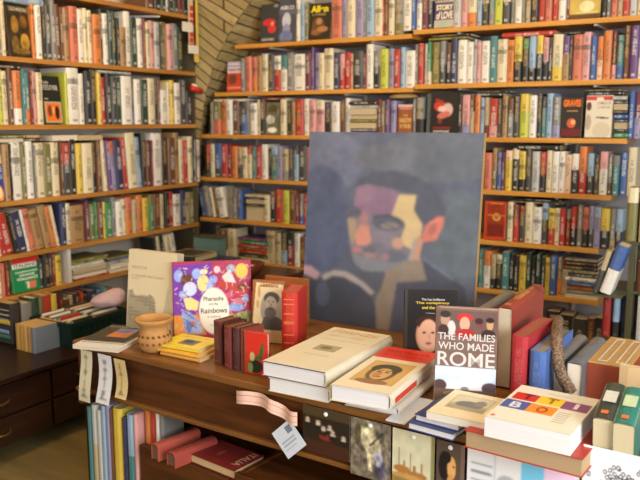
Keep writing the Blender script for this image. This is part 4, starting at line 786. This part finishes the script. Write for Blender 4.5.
MB().box(.02, -.0008, -.028, D*.45, -.0002, -.014).build('red_spine_lettering', mat_flat('red_ink', (206, 66, 48), .5), o, mtx(PM @ Vector((W+.0032, 0, .0)), RZ, -RX, UZ))
# black book and the Rome book
P0 = atz(404, 369, .9)
face_book(tr(P0.x, P0.y, Z0+.004, math.radians(27)) @ Matrix.Rotation(math.radians(-7), 4, 'X'), .150, .226, .022, (20, 80, 240, 400), [('bg', (40, 38, 38)), ('r', 20, 80, 30, 400, (66, 62, 60)), ('e', 118, 265, 50, 74, (216, 160, 130)), ('e', 118, 215, 50, 30, (66, 44, 36)), ('e', 120, 262, 42, 60, (226, 178, 150)), ('e', 102, 256, 8, 4, (60, 50, 50)), ('e', 138, 256, 8, 4, (60, 50, 50)), ('l', 122, 262, 126, 284, 5, (196, 140, 116)), ('e', 120, 300, 14, 5, (180, 90, 80))],
  'black hardback with yellow title over a pale face, behind the novel about Rome', [('The lost brilliance', 90, 116, 186, 126, (206, 204, 200)), ('The conspiracy', 66, 130, 206, 142, (226, 192, 60), .02), ('and the men', 92, 148, 180, 160, (226, 192, 60), .02), ('a history', 108, 174, 146, 180, (200, 196, 190))], (40, 38, 38), 70, pagec=(230, 220, 196), mat=GLOSS)
P0 = atz(434, 404, .9)
wt = (206, 200, 194)
rsn = [('bg', (122, 98, 90)), ('r', 50, 48, 342, 160, (106, 82, 76)), ('e', 92, 92, 22, 30, (176, 140, 120)), ('e', 92, 68, 26, 16, (58, 46, 44)), ('e', 122, 130, 20, 34, (206, 200, 196)), ('e', 84, 140, 26, 26, (70, 50, 46)), ('e', 186, 80, 38, 20, (196, 50, 48)), ('e', 186, 108, 24, 32, (214, 160, 136)), ('e', 190, 152, 46, 22, (170, 48, 44)), ('e', 256, 100, 18, 24, (120, 70, 64)), ('e', 254, 92, 20, 14, (70, 40, 44)), ('e', 306, 106, 16, 26, (190, 150, 110)), ('e', 306, 86, 20, 12, (50, 38, 40)), ('e', 300, 150, 34, 22, (64, 44, 44)),
  ('r', 50, 306, 342, 412, (196, 212, 232)), ('e', 120, 330, 70, 16, (232, 236, 242)), ('e', 250, 350, 80, 26, (222, 230, 240)), ('e', 180, 392, 120, 22, (236, 236, 238)), ('e', 74, 394, 34, 26, (90, 68, 68)), ('e', 316, 396, 40, 26, (92, 76, 84)), ('e', 196, 408, 20, 14, (150, 146, 150)), ('r', 50, 410, 342, 480, (112, 90, 76)), ('e', 150, 430, 60, 12, (150, 128, 104)), ('e', 270, 440, 60, 16, (170, 150, 110)), ('n', .12, 9)]
face_book(tr(P0.x, P0.y, Z0+.003, math.radians(17)) @ Matrix.Rotation(math.radians(-4), 4, 'X'), .149, .243, .028, (50, 40, 342, 480), rsn, 'hardback with cardinals and a pale sky, white title ending in ROME, standing upright', [('THE FAMILIES', 60, 152, 332, 184, wt, .012), ('WHO MADE', 62, 194, 328, 228, wt, .012), ('ROME', 60, 238, 334, 302, wt, .012)], (150, 120, 108), 110, pagec=(226, 212, 182), mat=GLOSS, blur=1)

# books spine up and the row behind
TXT = 1.0
spine_up('folio', (498, 306), .040, .31, .222, Z0, (150, 54, 36), 'tall folio resting on its fore-edge, gilt brown red spine uppermost, beside the Rome book', 0, (214, 200, 172))
TXT = .12
spine_up('folio', (474, 309), .036, .26, .195, Z0, (122, 116, 110), 'grey folio resting on its fore-edge, just behind the Rome book', 0, (190, 184, 170))
upright('hardback', (509, 404), .040, .23, .178, Z0, (176, 40, 50), 'crimson boxed hardback standing between the brown red folio and the blue one', math.radians(-2), (150, 66, 46))
upright('hardback', (527, 408), .040, .25, .148, Z0, (70, 104, 168), 'blue hardback with grey page tops, standing beside the crimson boxed one', math.radians(-2), (132, 130, 130))
spine_up('folio', (551, 356), .034, .23, .118, Z0, (112, 106, 100), 'slim grey folio under the braided cord, pages towards the room', math.radians(-2), (224, 214, 190))
fo, FM = spine_up('folio', (567, 361), .038, .25, .118, Z0, (98, 100, 104), 'thick slate folio with orange lettering on top, beside the brown card box', math.radians(-2), (230, 220, 200))
A_ = FM @ Vector((.006, -.001, .19)); 
text('OPERA OMNIA', fo, mtx(FM @ Vector((0, 0, 0)), FM.col[0].to_3d(), FM.col[1].to_3d(), FM.col[2].to_3d()), .003, .185, .032, .010, (196, 110, 80), off=.0006, bold=.02)
# braided cord
zt = Z0+.150+.018; Yf = atz(567, 361, Z0+.118).y-.019
pts = [atz(558, 320, zt), atz(557, 329, zt), atz(557, 338, zt-.002), atz(557, 346, zt-.018)]+[Vector((atz(557, 354, zt-.03).x, Yf+.006, zt-.034))]+[atY(*q, Yf) for q in ((558, 364), (561, 374), (566, 384), (572, 393))]
fine = [pts[i].lerp(pts[i+1], k/5) for i in range(len(pts)-1) for k in range(5)]+[pts[-1]]
for _ in range(3): fine = [fine[0]]+[(fine[i-1]+fine[i]*2+fine[i+1])/4 for i in range(1, len(fine)-1)]+[fine[-1]]
cm, t, b = nt('braided_brown_cord', .8); nb = NB(t); tc = nb.n('ShaderNodeTexCoord'); vo = nb.n('ShaderNodeTexVoronoi'); vo.inputs['Scale'].default_value = 170; nb.l(tc.outputs['Object'], vo.inputs['Vector'])
nb.l(nb.mix(nb.m('MULTIPLY', vo.outputs['Distance'], 1.5), lin((156, 130, 100)), lin((92, 70, 54))), b.inputs['Base Color']); bp = nb.n('ShaderNodeBump'); bp.inputs['Distance'].default_value = .002; nb.l(vo.outputs['Distance'], bp.inputs['Height']); nb.l(bp.outputs[0], b.inputs['Normal'])
tag(MB().tube(fine, [.0148+.0008*math.sin(i*1.9) for i in range(len(fine))], 12).build('braided_cord', cm, None, Matrix.Identity(4), True), 'thick brown braided cord draped down over the grey folios', 'cord')
# brown card box with plastic strips
p = atz(587.5, 360.5, Z0+.113); bx = tag(empty('card_box', tr(p.x, p.y, Z0, math.radians(-2))), 'open reddish brown card box with a tan lid and clear strips, beside the slate folio', 'box'); BM_ = world(bx)
MB().box(0, 0, 0, .1, .004, .108).box(0, .0045, 0, .004, .26, .108).box(.096, .0045, 0, .1, .26, .108).box(.0045, .256, 0, .0955, .26, .108).box(.0045, .0045, 0, .0955, .2555, .004).build('body', mat_flat('brown_red_card', (150, 70, 46), .6), bx, BM_, bevel=.001)
box('lid', (.0, .0, .1083), (.1, .26, .112), TAN, bx, BM_, .001)
for x_ in (.02, .062): MB().box(x_, .02, .1123, x_+.004, .24, .114).box(x_+.02, .02, .1123, x_+.024, .24, .114).box(x_+.004, .02, .1123, x_+.02, .024, .114).box(x_+.004, .236, .1123, x_+.02, .24, .114).build('clear_strip', mat_flat('milky_plastic', (206, 196, 176), .2), bx, BM_)
upright('hardback', (616, 418), .17, .035, .13, Z0, (216, 186, 140), 'broad beige box book standing behind the teal and charcoal paperbacks', math.radians(-2), (218, 196, 152))
# charcoal and teal paperbacks, spine up
for (fl, c_, lab, lc) in (((595, 412), (52, 60, 52), 'charcoal paperback with a white title block, lying spine up beside the teal one', (206, 204, 190)), ((615, 417), (34, 118, 106), 'teal paperback with pale lettering, lying spine up at the table end', (190, 210, 170))):
    b2, SM = spine_up('paperback', fl, .041, .15, .112, Z0, c_, lab, math.radians(1), (214, 198, 158), hard=False)
    o0 = b2.matrix_basis.to_translation()-UZ*.112; Tm = Matrix.Translation(o0) @ Matrix.Rotation(math.radians(11), 4, 'X') @ Matrix.Translation(-o0)
    b2.matrix_basis = Tm @ b2.matrix_basis; SM = Tm @ SM
    m = MB().box(.008, -.0008, .06, .034, -.0002, .105); m.build('title_block', mat_flat('title_ink', lc, .5, .3, 90), b2, SM)
    MB().box(.013, -.0008, .012, .027, -.0002, .024).build('publisher_mark', mat_flat('orange_ink', (214, 110, 60), .5), b2, SM)
upright('paperback', (639, 424), .04, .1, .085, Z0, (40, 56, 40), 'dark green paperback standing at the far end before the teal one', math.radians(-2), hard=False)

# big book stack at the front
lying('art_catalogue', (467, 428), (583, 459.5), (606, 425), .9405, .0395, (176, 50, 36), 'thick red catalogue with tan page edges beneath the coloured squares book', pagec=(176, 146, 108), spine='B')
o, PM, W, D = lying('art_catalogue', (487, 414.5), (571, 435.5), (594.5, 399), .9845, .0435, (232, 226, 210), 'thick white book with coloured letter squares on its cover, on the red catalogue', pagec=(240, 238, 240), spine='B', hard=False)
panel('front_cover', W-.002, D-.002, paint((0, 0, 100, 100), [('bg', (228, 220, 202)), ('r', 5, 22, 35, 42, (200, 46, 34)), ('r', 35, 20, 66, 42, (236, 196, 46)), ('r', 66, 22, 98, 44, (140, 78, 124)), ('r', 2, 45, 33, 68, (66, 88, 158)), ('r', 33, 45, 66, 68, (236, 142, 44)), ('e', 6, 93, 3, 3, (226, 110, 70)), *[('l', 70, y_, 84, y_, 1.6, (170, 164, 150)) for y_ in (54, 59, 64, 69, 74, 79)], ('l', 40, 12, 70, 12, 2, (180, 190, 196))], 100, 100), o, PM @ Matrix.Translation((.001, 0, .001)), .0004)
for s_, x_, y_, c_ in (('T', .16, .62, (120, 26, 20)), ('T', .46, .62, (150, 120, 24)), ('I', .80, .60, (226, 216, 220)), ('B', .12, .35, (216, 218, 226)), ('O', .44, .35, (176, 84, 24))):
    text(s_, o, PM, W*x_, D*y_, W*(.13 if s_ != 'I' else .05), D*.15, c_, name='cover_letter', bold=.03)
# small stack
gs = 'small low stack in front of the Rome book'
lying('novel', (407, 422), (453, 434), (487, 411), .9175, .017, (54, 66, 120), 'navy edged white book, lowest of the small stack', gs, pagec=(232, 230, 232), spine='B')
lying('novel', (415, 413.5), (459, 425), (492, 401), .9345, .0165, (54, 62, 116), 'navy edged white book under the sepia landscape book', gs, pagec=(232, 230, 232), spine='B')
o, PM, W, D = lying('novel', (427, 411), (484, 424), (508, 400), .952, .017, (226, 208, 170), 'cream paperback with a sepia landscape picture, top of the small stack', gs, pagec=(234, 228, 214), spine='B', hard=False)
panel('front_cover', W-.001, D-.001, paint((0, 0, 100, 90), [('bg', (230, 210, 172)), ('r', 16, 14, 84, 64, (178, 164, 128)), ('r', 18, 16, 82, 44, (206, 196, 164)), ('e', 50, 44, 24, 12, (110, 106, 100)), ('e', 66, 34, 10, 10, (130, 124, 110)), ('r', 18, 52, 82, 62, (160, 146, 110)), ('n', .12, 8)], 50, 45), o, PM @ Matrix.Translation((.0005, 0, .0005)), .0004)
lying('card', (386, 419), (405, 423.5), (433, 400), .9045, .0035, (206, 212, 220), 'pale blue grey card lying beside the small stack', pagec=(206, 212, 220), hard=False); S.objects[-1]['category'] = 'card' if S.objects[-1].name.startswith('card') else S.objects[-1].get('category', 'card')

# ---------------------------------------------------------------- dark cabinet and what stands on it
CX, CT = -2.4, .66; y1 = 2.75
cb = tag(empty('drawer_cabinet', Matrix.Translation((-2.6, 1.7, FZ))), 'low dark mahogany cabinet with small drawers before the bookcase', 'cabinet'); I4 = Matrix.Identity(4)
box('cabinet_top', (-2.82, 1.1, CT-.02), (CX+.012, y1, CT), MAHOGY, cb, I4, .003)
MB().box(-2.81, 1.11, FZ+.07, CX-.02, y1-.01, CT-.0205).box(-2.45, 1.13, FZ, -2.42, 1.16, FZ+.07).box(-2.45, 2.27, FZ, -2.42, 2.30, FZ+.07).box(-2.79, 1.13, FZ, -2.76, 1.16, FZ+.07).box(-2.79, 2.27, FZ, -2.76, 2.30, FZ+.07).build('body', MAHOGY, cb, I4)
for ya, yb in ((1.12, 1.50), (1.51, 1.94), (1.955, 2.30)):
    for za, zb in ((.40, .505), (.515, .63)):
        d = box('drawer', (CX-.0195, ya, za), (CX, yb, zb), MAHOGY, cb, I4, .003); yc = (ya+yb)/2-.02; zc = (za+zb)/2
        MB().tube([(CX+.001, yc-.035, zc+.008), (CX+.018, yc-.028, zc), (CX+.022, yc, zc-.004), (CX+.018, yc+.028, zc), (CX+.001, yc+.035, zc+.008)], .006, 8).build('handle', BRASS, d, I4, True)
# crate
ca, cb_ = solveY(71, -2.47, .70), solveY(126, -2.47, .75)
cr = tag(empty('plastic_crate', Matrix.Translation((-2.6, (ca+cb_)/2, CT))), 'dark green plastic crate of magazines on the mahogany cabinet', 'crate')
x0, x1 = -2.705, -2.47
m = MB().box(x0, ca, CT+.0005, x1, cb_, CT+.006)
for q_ in ((x0, ca, x1, ca+.006), (x0, cb_-.006, x1, cb_), (x0, ca+.0065, x0+.006, cb_-.0065), (x1-.006, ca+.0065, x1, cb_-.0065)): m.box(q_[0], q_[1], CT+.0065, q_[2], q_[3], CT+.105)
m.build('body', CRATE, cr, I4)
m = MB()
for q_ in ((x0-.008, ca-.008, x1+.008, ca), (x0-.008, cb_, x1+.008, cb_+.008), (x0-.008, ca+.0005, x0, cb_-.0005), (x1, ca+.0005, x1+.008, cb_-.0005)): m.box(q_[0], q_[1], CT+.09, q_[2], q_[3], CT+.11)
m.build('rim', CRATE, cr, I4)
m = MB()
for k in range(9): yy = ca+.03+k*(cb_-ca-.06)/8; m.box(x1+.0005, yy-.004, CT+.01, x1+.005, yy+.004, CT+.089)
m.build('ribs', CRATE, cr, I4)
gm = 'magazines stacked inside the green crate'
for si, (ya, yb, cs_) in enumerate(((ca+.012, ca+.012+(cb_-ca)*.42, 'kKwncwkNTrwkcKkbwk'), (ca+(cb_-ca)*.46, cb_-.012, 'NwkckrwKckwGkcwnOk'))):
    x_ = x0+.012
    for i, c_ in enumerate(cs_):
        t_ = random.uniform(.009, .0165)
        if x_+t_ > x1-.008: break
        hh = random.uniform(.098, .118); yo = random.uniform(0, .012)
        s0 = 'by the tan paperbacks' if si == 0 else 'by the pink bag'
        book('magazine', mtx(Vector((x_, ya+yo, CT+.007+hh)), UX, -UZ, UY), t_, hh, yb-ya-.016-yo, c_, None, .4, False, None, f'{PAL[c_][0]} magazine, {(ORD+["thirteenth","fourteenth","fifteenth","sixteenth","seventeenth","eighteenth"])[i]} from the back of the crate, {s0}', gm)
        x_ += t_+.001
# pink bag
def blob(name, loc, s, mat, label, cat, seed=1):
    import bmesh
    bm = bmesh.new(); bmesh.ops.create_icosphere(bm, subdivisions=3, radius=1); r_ = random.Random(seed)
    ds = [(Vector((r_.gauss(0, 1), r_.gauss(0, 1), r_.gauss(0, 1))).normalized(), r_.uniform(-.25, .3)) for _ in range(26)]
    for v in bm.verts:
        f_ = 1+sum(a*max(0, v.co.dot(d)-.55)*1.6 for d, a in ds); v.co = Vector((v.co.x*s[0]*f_, v.co.y*s[1]*f_, max(v.co.z, -.6)*s[2]*f_))
    lo = min(v.co.z for v in bm.verts)
    for v in bm.verts: v.co.z -= lo
    me = bpy.data.meshes.new(name); bm.to_mesh(me); bm.free(); me.materials.append(mat); o = bpy.data.objects.new(name, me); col.objects.link(o); o.matrix_basis = Matrix.Translation(loc); return tag(o, label, cat)
pb = atX(112, 304, -2.58); 
# tan paperbacks in a row
g5 = 'yellowish paperbacks standing in a block on the cabinet'; A0 = atz(16, 349, CT); off = 0; rt = math.radians(-3)
for i in range(5):
    w_ = (.025, .023, .027, .023, .026)[i]; c_ = ((206, 160, 84), (196, 148, 76), (212, 168, 96), (190, 140, 80), (120, 128, 140))[i]
    lab = ('tan paperback at the outer end of the yellowish block', 'second tan paperback in the yellowish block', 'middle paperback of the yellowish block on the cabinet', 'fourth tan paperback, next to the slate backed one', 'slate covered paperback closing the yellowish block')[i]
    book('paperback', tr(A0.x+off*math.cos(rt), A0.y+off*math.sin(rt), CT+.0005, rt), w_, .14, .108, c_, None, .4, False, (214, 178, 110), lab, g5); off += w_+.0008
# stack at the outer end
z = CT+.0005; A0 = atz(15, 348, CT); gq = 'flat books stacked at the outer end of the cabinet'
for i, (c_, t_) in enumerate((('E', .02), ('T', .022), ('s', .02), ('U', .018), ('y', .024), ('w', .02), ('w', .022))):
    lying_at('flat_book', Vector((A0.x-.262-random.uniform(0, .01), A0.y+.02, z)), Vector((1, 0, 0)), UY, .21, .15, t_, c_, f'{PAL[c_][0]} flat book, {ORD[i]} up in the stack beside the yellowish block', gq, 'B' if c_ == 'w' else 'F'); z += t_+.0006
A0 = atz(0, 378, CT)
o, PM, W, D = lying_at('magazine', Vector((-2.63, 1.585, CT+.0005)), Vector((.97, .24, 0)).normalized(), UZ.cross(Vector((.97, .24, 0)).normalized()), .2, .13, .012, (44, 44, 46), 'black magazine with an orange picture lying near the cabinet front', hard=False)
panel('cover_picture', W, D, paint((0, 0, 100, 70), [('bg', (46, 46, 50)), ('e', 46, 40, 26, 14, (206, 110, 60)), ('e', 60, 30, 12, 8, (226, 150, 90)), ('n', .5, 7)], 30, 22), o, PM, .0004)
row('L', CT+.001, 13, "k11 g11 E7 l4 r9 y6", 16.8, 'row on the dark cabinet', 'upright books on the dark cabinet', 'hardback', .182, plane=-2.722, dmax=.085)
bgl = atz(109, 305, CT+.126)
blob('plastic_bag', (bgl.x, bgl.y, CT+.127), (.06, .075, .04), mat_flat('pinkish_plastic_bag', (216, 186, 190), .4, .12, 12), 'crumpled pinkish white bag on the magazines in the crate', 'bag', 4)

# ---------------------------------------------------------------- corner side table
ct = tag(empty('side_table', Matrix.Translation((-2.45, 3.05, FZ))), 'small dark table in the brick corner holding flat books', 'table')
box('table_top', (-2.79, 2.86, .80), (-2.1, 3.38, .822), MAHOG, ct, I4, .002)
for x_, y_ in ((-2.77, 2.88), (-2.15, 2.88), (-2.77, 3.33), (-2.15, 3.33)): box('leg', (x_, y_, FZ), (x_+.03, y_+.03, .7995), MAHOG, ct, I4)
gk = 'large flat books on the corner side table'
z = .8228
for nm_, a, W_, D_, t_, c_, lab, sp in (('flat_book', (-2.74, 2.93), .34, .26, .035, 'b', 'beige large book lowest on the corner side table', 'B'), ('large_book', (-2.72, 2.95), .33, .25, .03, 'U', 'navy large book in the middle of the corner side table pile', 'F'), ('large_book', (-2.71, 2.95), .2, .2, .03, 'k', 'black large book with a tan border, top of the corner side table pile', 'F')):
    o, PM, W, D = lying_at(nm_, Vector((*a, z)), Vector((1, .05, 0)).normalized(), Vector((-.05, 1, 0)).normalized(), W_, D_, t_, c_, lab, gk, sp); z += t_+.0006
panel('front_cover', W-.004, D-.004, paint((0, 0, 100, 100), [('bg', (176, 156, 100)), ('r', 8, 8, 92, 92, (62, 60, 50)), ('n', .3, 5)], 30, 30), o, PM @ Matrix.Translation((.002, 0, .002)), .0005)
gb = tag(empty('glass_case', Matrix.Translation((-2.68, 3.25, .823))), 'pale teal glass box behind the flat books in the brick corner', 'box')
gmt, t, b = nt('teal_glass', .15, .5); b.inputs['Base Color'].default_value = (*lin((120, 156, 150)), 1); b.inputs['Transmission Weight'].default_value = .35
box('glass_body', (-2.77, 3.26, .8235), (-2.6, 3.34, .965), gmt, gb, I4, .002); box('lid', (-2.775, 3.255, .9655), (-2.595, 3.345, .972), OLIVE, gb, I4)
bw = tag(MB().lathe([(0, 0), (.04, 0), (.085, .04), (.105, .085), (.1, .087), (.08, .045), (.036, .008), (0, .008)], 28).build('wooden_bowl', mat_wood('red_brown_bowl', (104, 52, 26), (140, 76, 40)), None, Matrix.Translation((-2.23, 3.0, .8226)), True), 'red brown wooden bowl holding a folded white paper, behind the purple book', 'bowl')
tag(box('paper', (-.06, -.04, 0), (.06, .04, .003), mat_flat('white_paper', (232, 228, 218), .8, .05), None, Matrix.Translation((-2.23, 3.0, .895)) @ Matrix.Rotation(.25, 4, 'Y') @ Matrix.Rotation(.3, 4, 'Z')), 'folded white paper lying in the red brown bowl', 'paper')

# ---------------------------------------------------------------- olive display stand at the window end
SY = 3.05; zy = lambda y_: atY(618, y_, SY).z; xs = lambda x_, z_: solveX(x_, SY, z_)
st = tag(empty('display_stand', Matrix.Translation((-.5, 3.15, FZ))), 'narrow olive wooden display stand of books in front of the wall shelves', 'stand')
za, zb, zc = zy(241), zy(290), zy(339)
xa = xs(599, zb); xb = xs(631, 1.2); xc = -.22
box('post', (xb, SY-.01, FZ), (xb+.022, SY+.012, za-.0125), OLIVE, st, I4, .001); box('post', (xc, SY-.01, FZ), (xc+.022, SY+.012, 1.62), OLIVE, st, I4, .001); box('post', (xb, SY+.1905, FZ), (xb+.022, SY+.212, za-.0125), OLIVE, st, I4, .001); box('post', (xc, SY+.19, FZ), (xc+.022, SY+.212, 1.62), OLIVE, st, I4, .001)
for z_, x_ in ((zb, xa), (zc, xa)): MB().box(x_, SY-.12, z_-.008, xb-.001, SY+.2, z_).box(xb-.0005, SY+.0125, z_-.012, xc-.001, SY+.189, z_).build('shelf_board', OLIVE, st, I4)
MB().box(xs(622.5, za), SY+.013, za-.012, xb-.001, SY+.19, za).box(xb-.0005, SY+.0125, za-.012, xc-.001, SY+.189, za).build('shelf_board', OLIVE, st, I4)
box('foot', (xa, SY+.02, FZ), (xa+.02, SY+.19, zc-.0125), OLIVE, st, I4)
gst = 'books on the olive display stand'
def onst(x0_, x1_, z_, ytop, c_, lab, c2=None, lean=0, d=.13, dy=0, split=.4):
    a, b = xs(x0_, z_+.05), xs(x1_, z_+.05); h = atY(x0_, ytop, SY).z-z_; M = tr(a, SY+.016+dy, z_+.0008)
    if lean > 0: M = M @ Matrix.Translation((b-a, 0, 0)) @ Matrix.Rotation(lean, 4, 'Y') @ Matrix.Translation((-(b-a), 0, 0))
    book('hardback', M, b-a-.0008, d, h, c_, c2, split, True, None, lab, gst)
onst(625, 636, za, 188, 'l', 'tall olive book with cream head, on the top board of the olive stand', 'c', 0, split=.72)
onst(605, 616.5, zb, 240, 'w', 'white and blue thick book tilted on the olive stand', 'u', math.radians(17), split=.5, dy=-.13, d=.1)
onst(598.5, 604, zb, 245, 'K', 'charcoal book tilted against the white and blue one', 'b', math.radians(15), split=.55, dy=-.13, d=.1)
onst(601, 609.5, zc, 292, (150, 34, 26), 'dark red leather book standing at the end of the olive stand')
onst(611, 618.5, zc, 299, 'k', 'navy and sky-blue book beside the dark red leather one', 's')
onst(620, 627.5, zc, 297, 'U', 'plain navy book beside the post of the olive stand')
onst(638, 645, za, 160, 'b', 'beige book behind the post, top board of the olive stand')
onst(646, 654, za, 165, 'y', 'yellow book behind the post, top board of the olive stand')
onst(635.5, 650, zb, 262, 'n', 'brown book past the post of the olive stand'); onst(635.5, 660, zc, 297, 'w', 'broad white book past the post, lower board', None)

# ---------------------------------------------------------------- hanging strips at the end of the bookcase
p = atX(194.6, 20, -2.82)
hb = tag(empty('hanging_banner', Matrix.Translation((-2.82, 3.37, 2.3))), 'long yellow ribbon with red letters and white cards, hanging beside the brick vault', 'ribbon')
ya = solveY(195, -2.815, 2.1)
zt = 2.45; zb_ = atX(195, 62, -2.815).z
def bp_(name, x0_, x1_, y0_, y1_, c_, off=0):
    A1, B1 = atX(x0_, y1_, -2.815), atX(x1_, y0_, -2.815); return MB().box(-2.8165+off, A1.y, A1.z, -2.8155+off, B1.y, B1.z, 0, lin(c_)).build(name, PRINT, hb, I4)
bp_('yellow_ribbon', 194.5, 197, -30, 62, (222, 186, 84)); bp_('pale_ribbon', 189, 194.3, -30, 50, (200, 186, 150))
for k_, y_ in enumerate((6, 13, 20, 32, 38, 44)): bp_('red_letter', 190, 193.4, y_, y_+4.5, (206, 50, 40), .0012)
bp_('white_card', 182, 192, 23, 31, (226, 218, 196), .003); bp_('white_card', 188, 198, 46, 53, (226, 218, 196), .003)
rc = atX(194, 90, -2.81)
tag(MB().tube([rc+Vector((0, -.022, .012)), rc+Vector((0, .02, .004)), rc+Vector((0, .06, -.008))], .016, 12, 0, lin((206, 50, 36))).tube([rc+Vector((.001, -.012, .026)), rc+Vector((.001, .03, .018))], .010, 10, 0, lin((232, 220, 190))).build('party_horn', PRINT, None, I4, True), 'red and white rolled paper clipped to the end of the bookcase', 'paper roll')
# ---------------------------------------------------------------- ceiling lamps
for (x_, y_, lab) in ((-1.2, 1.5, 'white dish ceiling lamp over the display table'), (.1, .9, 'white dish ceiling lamp nearer the shop window')):
    L_ = tag(empty('ceiling_lamp', Matrix.Translation((x_, y_, ZC))), lab, 'lamp', 'dish ceiling lamps')
    MB().tube([(x_, y_, ZC-.001), (x_, y_, ZC-.13)], .008, 8).build('stem', METAL, L_, I4)
    MB().lathe([(.02, .1), (.09, .08), (.16, .02), (.165, .0), (.155, .0), (.085, .07), (.02, .09)], 28).build('lamp_shade', CEIL, L_, Matrix.Translation((x_, y_, 2.80)), True)
    bm_, t, b = nt('lit_bulb', .3); b.inputs['Emission Color'].default_value = (1, .8, .5, 1); b.inputs['Emission Strength'].default_value = 8
    MB().lathe([(0, 0), (.02, .008), (.028, .03), (.02, .055), (.011, .075), (0, .077)], 18).build('bulb', bm_, L_, Matrix.Translation((x_, y_, 2.80)), True)
# the building frame is lowered so that the floor lies at z = 0
for o in list(S.objects):
    if o.parent is None and o.type in ('MESH', 'EMPTY'): o.matrix_basis = Matrix.Translation((0, 0, -DROP)) @ o.matrix_basis
